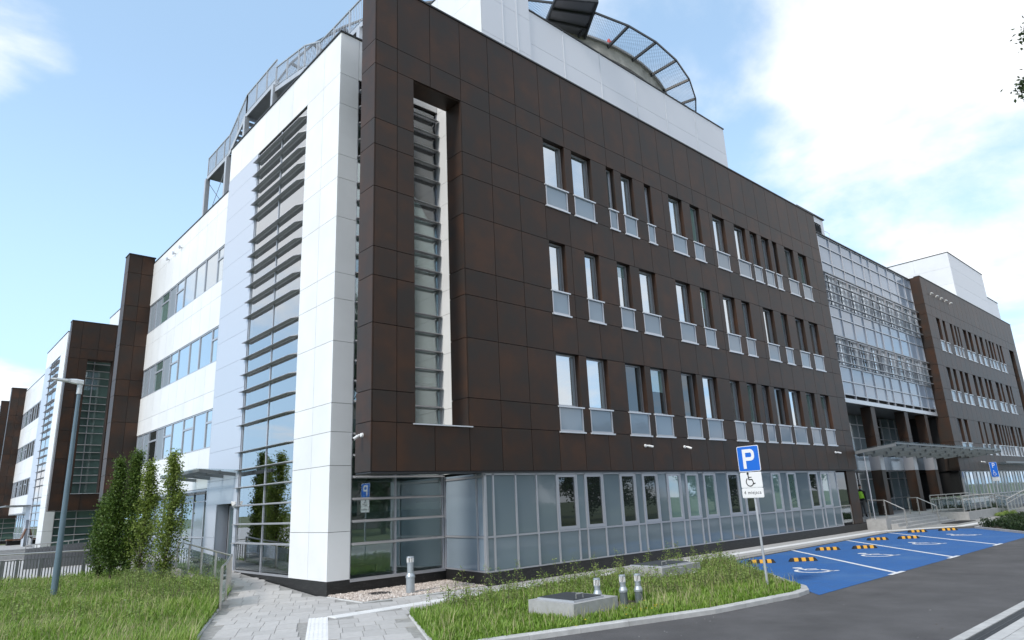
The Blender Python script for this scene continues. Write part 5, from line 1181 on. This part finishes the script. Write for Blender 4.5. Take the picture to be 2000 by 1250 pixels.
# flowers
def flowers(name, pts, col, s_):
    m_ = mat(name+'_petals', col, .7); fm = MB()
    for x, y, z_ in pts:
        for k_ in range(4): a = k_*1.57+random.random(); fm.add([(x, y, z_), (x+s_*math.cos(a), y+s_*math.sin(a), z_+.01), (x+s_*math.cos(a+1.2), y+s_*math.sin(a+1.2), z_+.012)], [(0, 1, 2)], m_)
    setkind(fm.build(name), 'stuff')
flowers('yellow_flowers', [(random.uniform(.0, 3), random.uniform(-6.9, -5.9), random.uniform(.15, .22)) for _ in range(16)], (.75, .55, .03), .022)
flowers('white_flowers', [(random.uniform(5.2, 6.6), random.uniform(-5.2, -4.0), random.uniform(.3, .5)) for _ in range(14)]+[(-4.4, 4.0, .25), (-4.0, 5.4, .25)], (.8, .8, .8), .03)
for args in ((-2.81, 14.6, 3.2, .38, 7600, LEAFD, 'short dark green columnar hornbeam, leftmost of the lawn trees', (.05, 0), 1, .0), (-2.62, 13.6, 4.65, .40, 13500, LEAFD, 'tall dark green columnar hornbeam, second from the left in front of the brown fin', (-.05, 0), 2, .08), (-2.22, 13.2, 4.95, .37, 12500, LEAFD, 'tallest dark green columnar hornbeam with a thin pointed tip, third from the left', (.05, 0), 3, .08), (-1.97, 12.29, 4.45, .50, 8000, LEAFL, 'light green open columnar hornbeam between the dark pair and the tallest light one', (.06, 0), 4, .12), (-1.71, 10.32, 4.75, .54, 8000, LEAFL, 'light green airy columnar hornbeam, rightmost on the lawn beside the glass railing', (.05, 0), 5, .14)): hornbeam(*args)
# low pines right of the bays
def shrub_bed(name, poly, n, h, m, label):
    P_ = scatter(np.array(poly), n); C = []; T = []
    for x, y in P_:
        k_ = 70; hh = h*RNG.uniform(.6, 1.15); u = RNG.random(k_); a = RNG.uniform(0, 6.28, k_); r = .28*RNG.random(k_)**.6*(1-.5*u)
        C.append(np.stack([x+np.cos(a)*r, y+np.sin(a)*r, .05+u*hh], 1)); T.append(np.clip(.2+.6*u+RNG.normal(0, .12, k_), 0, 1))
    C = np.concatenate(C); T = np.concatenate(T); V_, F_, tn = leaves(C, .12, T, 1.6, .3); return setkind(arrmesh(name, V_, F_, m, tn, base=tuple(C[0])), 'stuff')
SB = [(32.1, -4.75), (34.4, -4.85), (44, -5.0), (44, -7.7), (28.1, -7.6)]
sheet('shrub_soil', SB, .03, SOIL); shrub_bed('dwarf_pines', SB, 420, .42, PINE, '')
shrub_bed('planter_shrubs', [(43.5, -1.9), (50, -1.9), (50, -1.3), (43.5, -1.3)], 60, .7, PINE, ''); shrub_bed('planter_weeds', [(45, -2.6), (49, -2.6), (49, -2.3), (45, -2.3)], 26, .2, WEED, '')
# tree whose branches reach into the right edge, and the far side of the road (seen in the glass)
broad_tree(11.5, -16.9, 16.0, 3.9, 52000, LEAFT, 'big leafy tree whose branch tips reach in at the upper right edge', 21, .11, zc=.77, rz=3.2, cl=.62)
TREES = [(-2+k*9.3+(k % 3)*1.3, -35-(k*7 % 5)*1.5, 9+(k*5 % 4)*1.3, 4.0+(k % 3)*.4) for k in range(13)]
ORD = ('first', 'second', 'third', 'fourth', 'fifth', 'sixth', 'seventh', 'eighth', 'ninth', 'tenth', 'eleventh', 'twelfth', 'last')
for i, (x, y, h, r) in enumerate(TREES):
    broad_tree(x, y, h, r, 9000, LEAFT, 'leafy street tree across the road, %s of the row counted from the west' % ORD[i], 40+i, .30, zc=.52, rz=h*.46, grp='trees across the road')
for i, (x, y, h, r, l_) in enumerate(((-62, 8, 7, 3.5, 'small leafy tree far west of the lawn, facing the corner pier'), (-66, 26, 8, 4, 'leafy tree far west of the lawn, facing the ribbon windows'))): broad_tree(x, y, h, r, 6000, LEAFT, l_, 60+i, .28)
ab = thing('apartment_block', 'pale apartment block across the road, mirrored in the lower windows', 'building', (34, -58, 0)); MB().box(16, 60, -66, -56, -.05, 15, PLASTB).build('wall', ab); MB().box(15.5, 60.5, -66.5, -55.5, 15, 15.6, ROOFM).build('roof', ab)
for k_ in range(14):
    for j in range(4): bx('window', 17.5+k_*3, 19.2+k_*3, -56, -55.95, 1.5+j*3.4, 3.2+j*3.4, WGD, ab)

# grit on the asphalt
GR = [(random.uniform(-1, 9), random.uniform(-11.2, -7.9)) for _ in range(12)]+[(random.uniform(0, 6.5), -7.45+random.uniform(-.3, -.05)) for _ in range(26)]
gq = MB()
for x, y in GR:
    r_ = random.uniform(.005, .011); gq.tube((x, y, -.002), (x, y, r_), r_, r_*.5, random.choice((CONC, SOIL, SOIL)), 5)
setkind(gq.build('grit'), 'stuff')
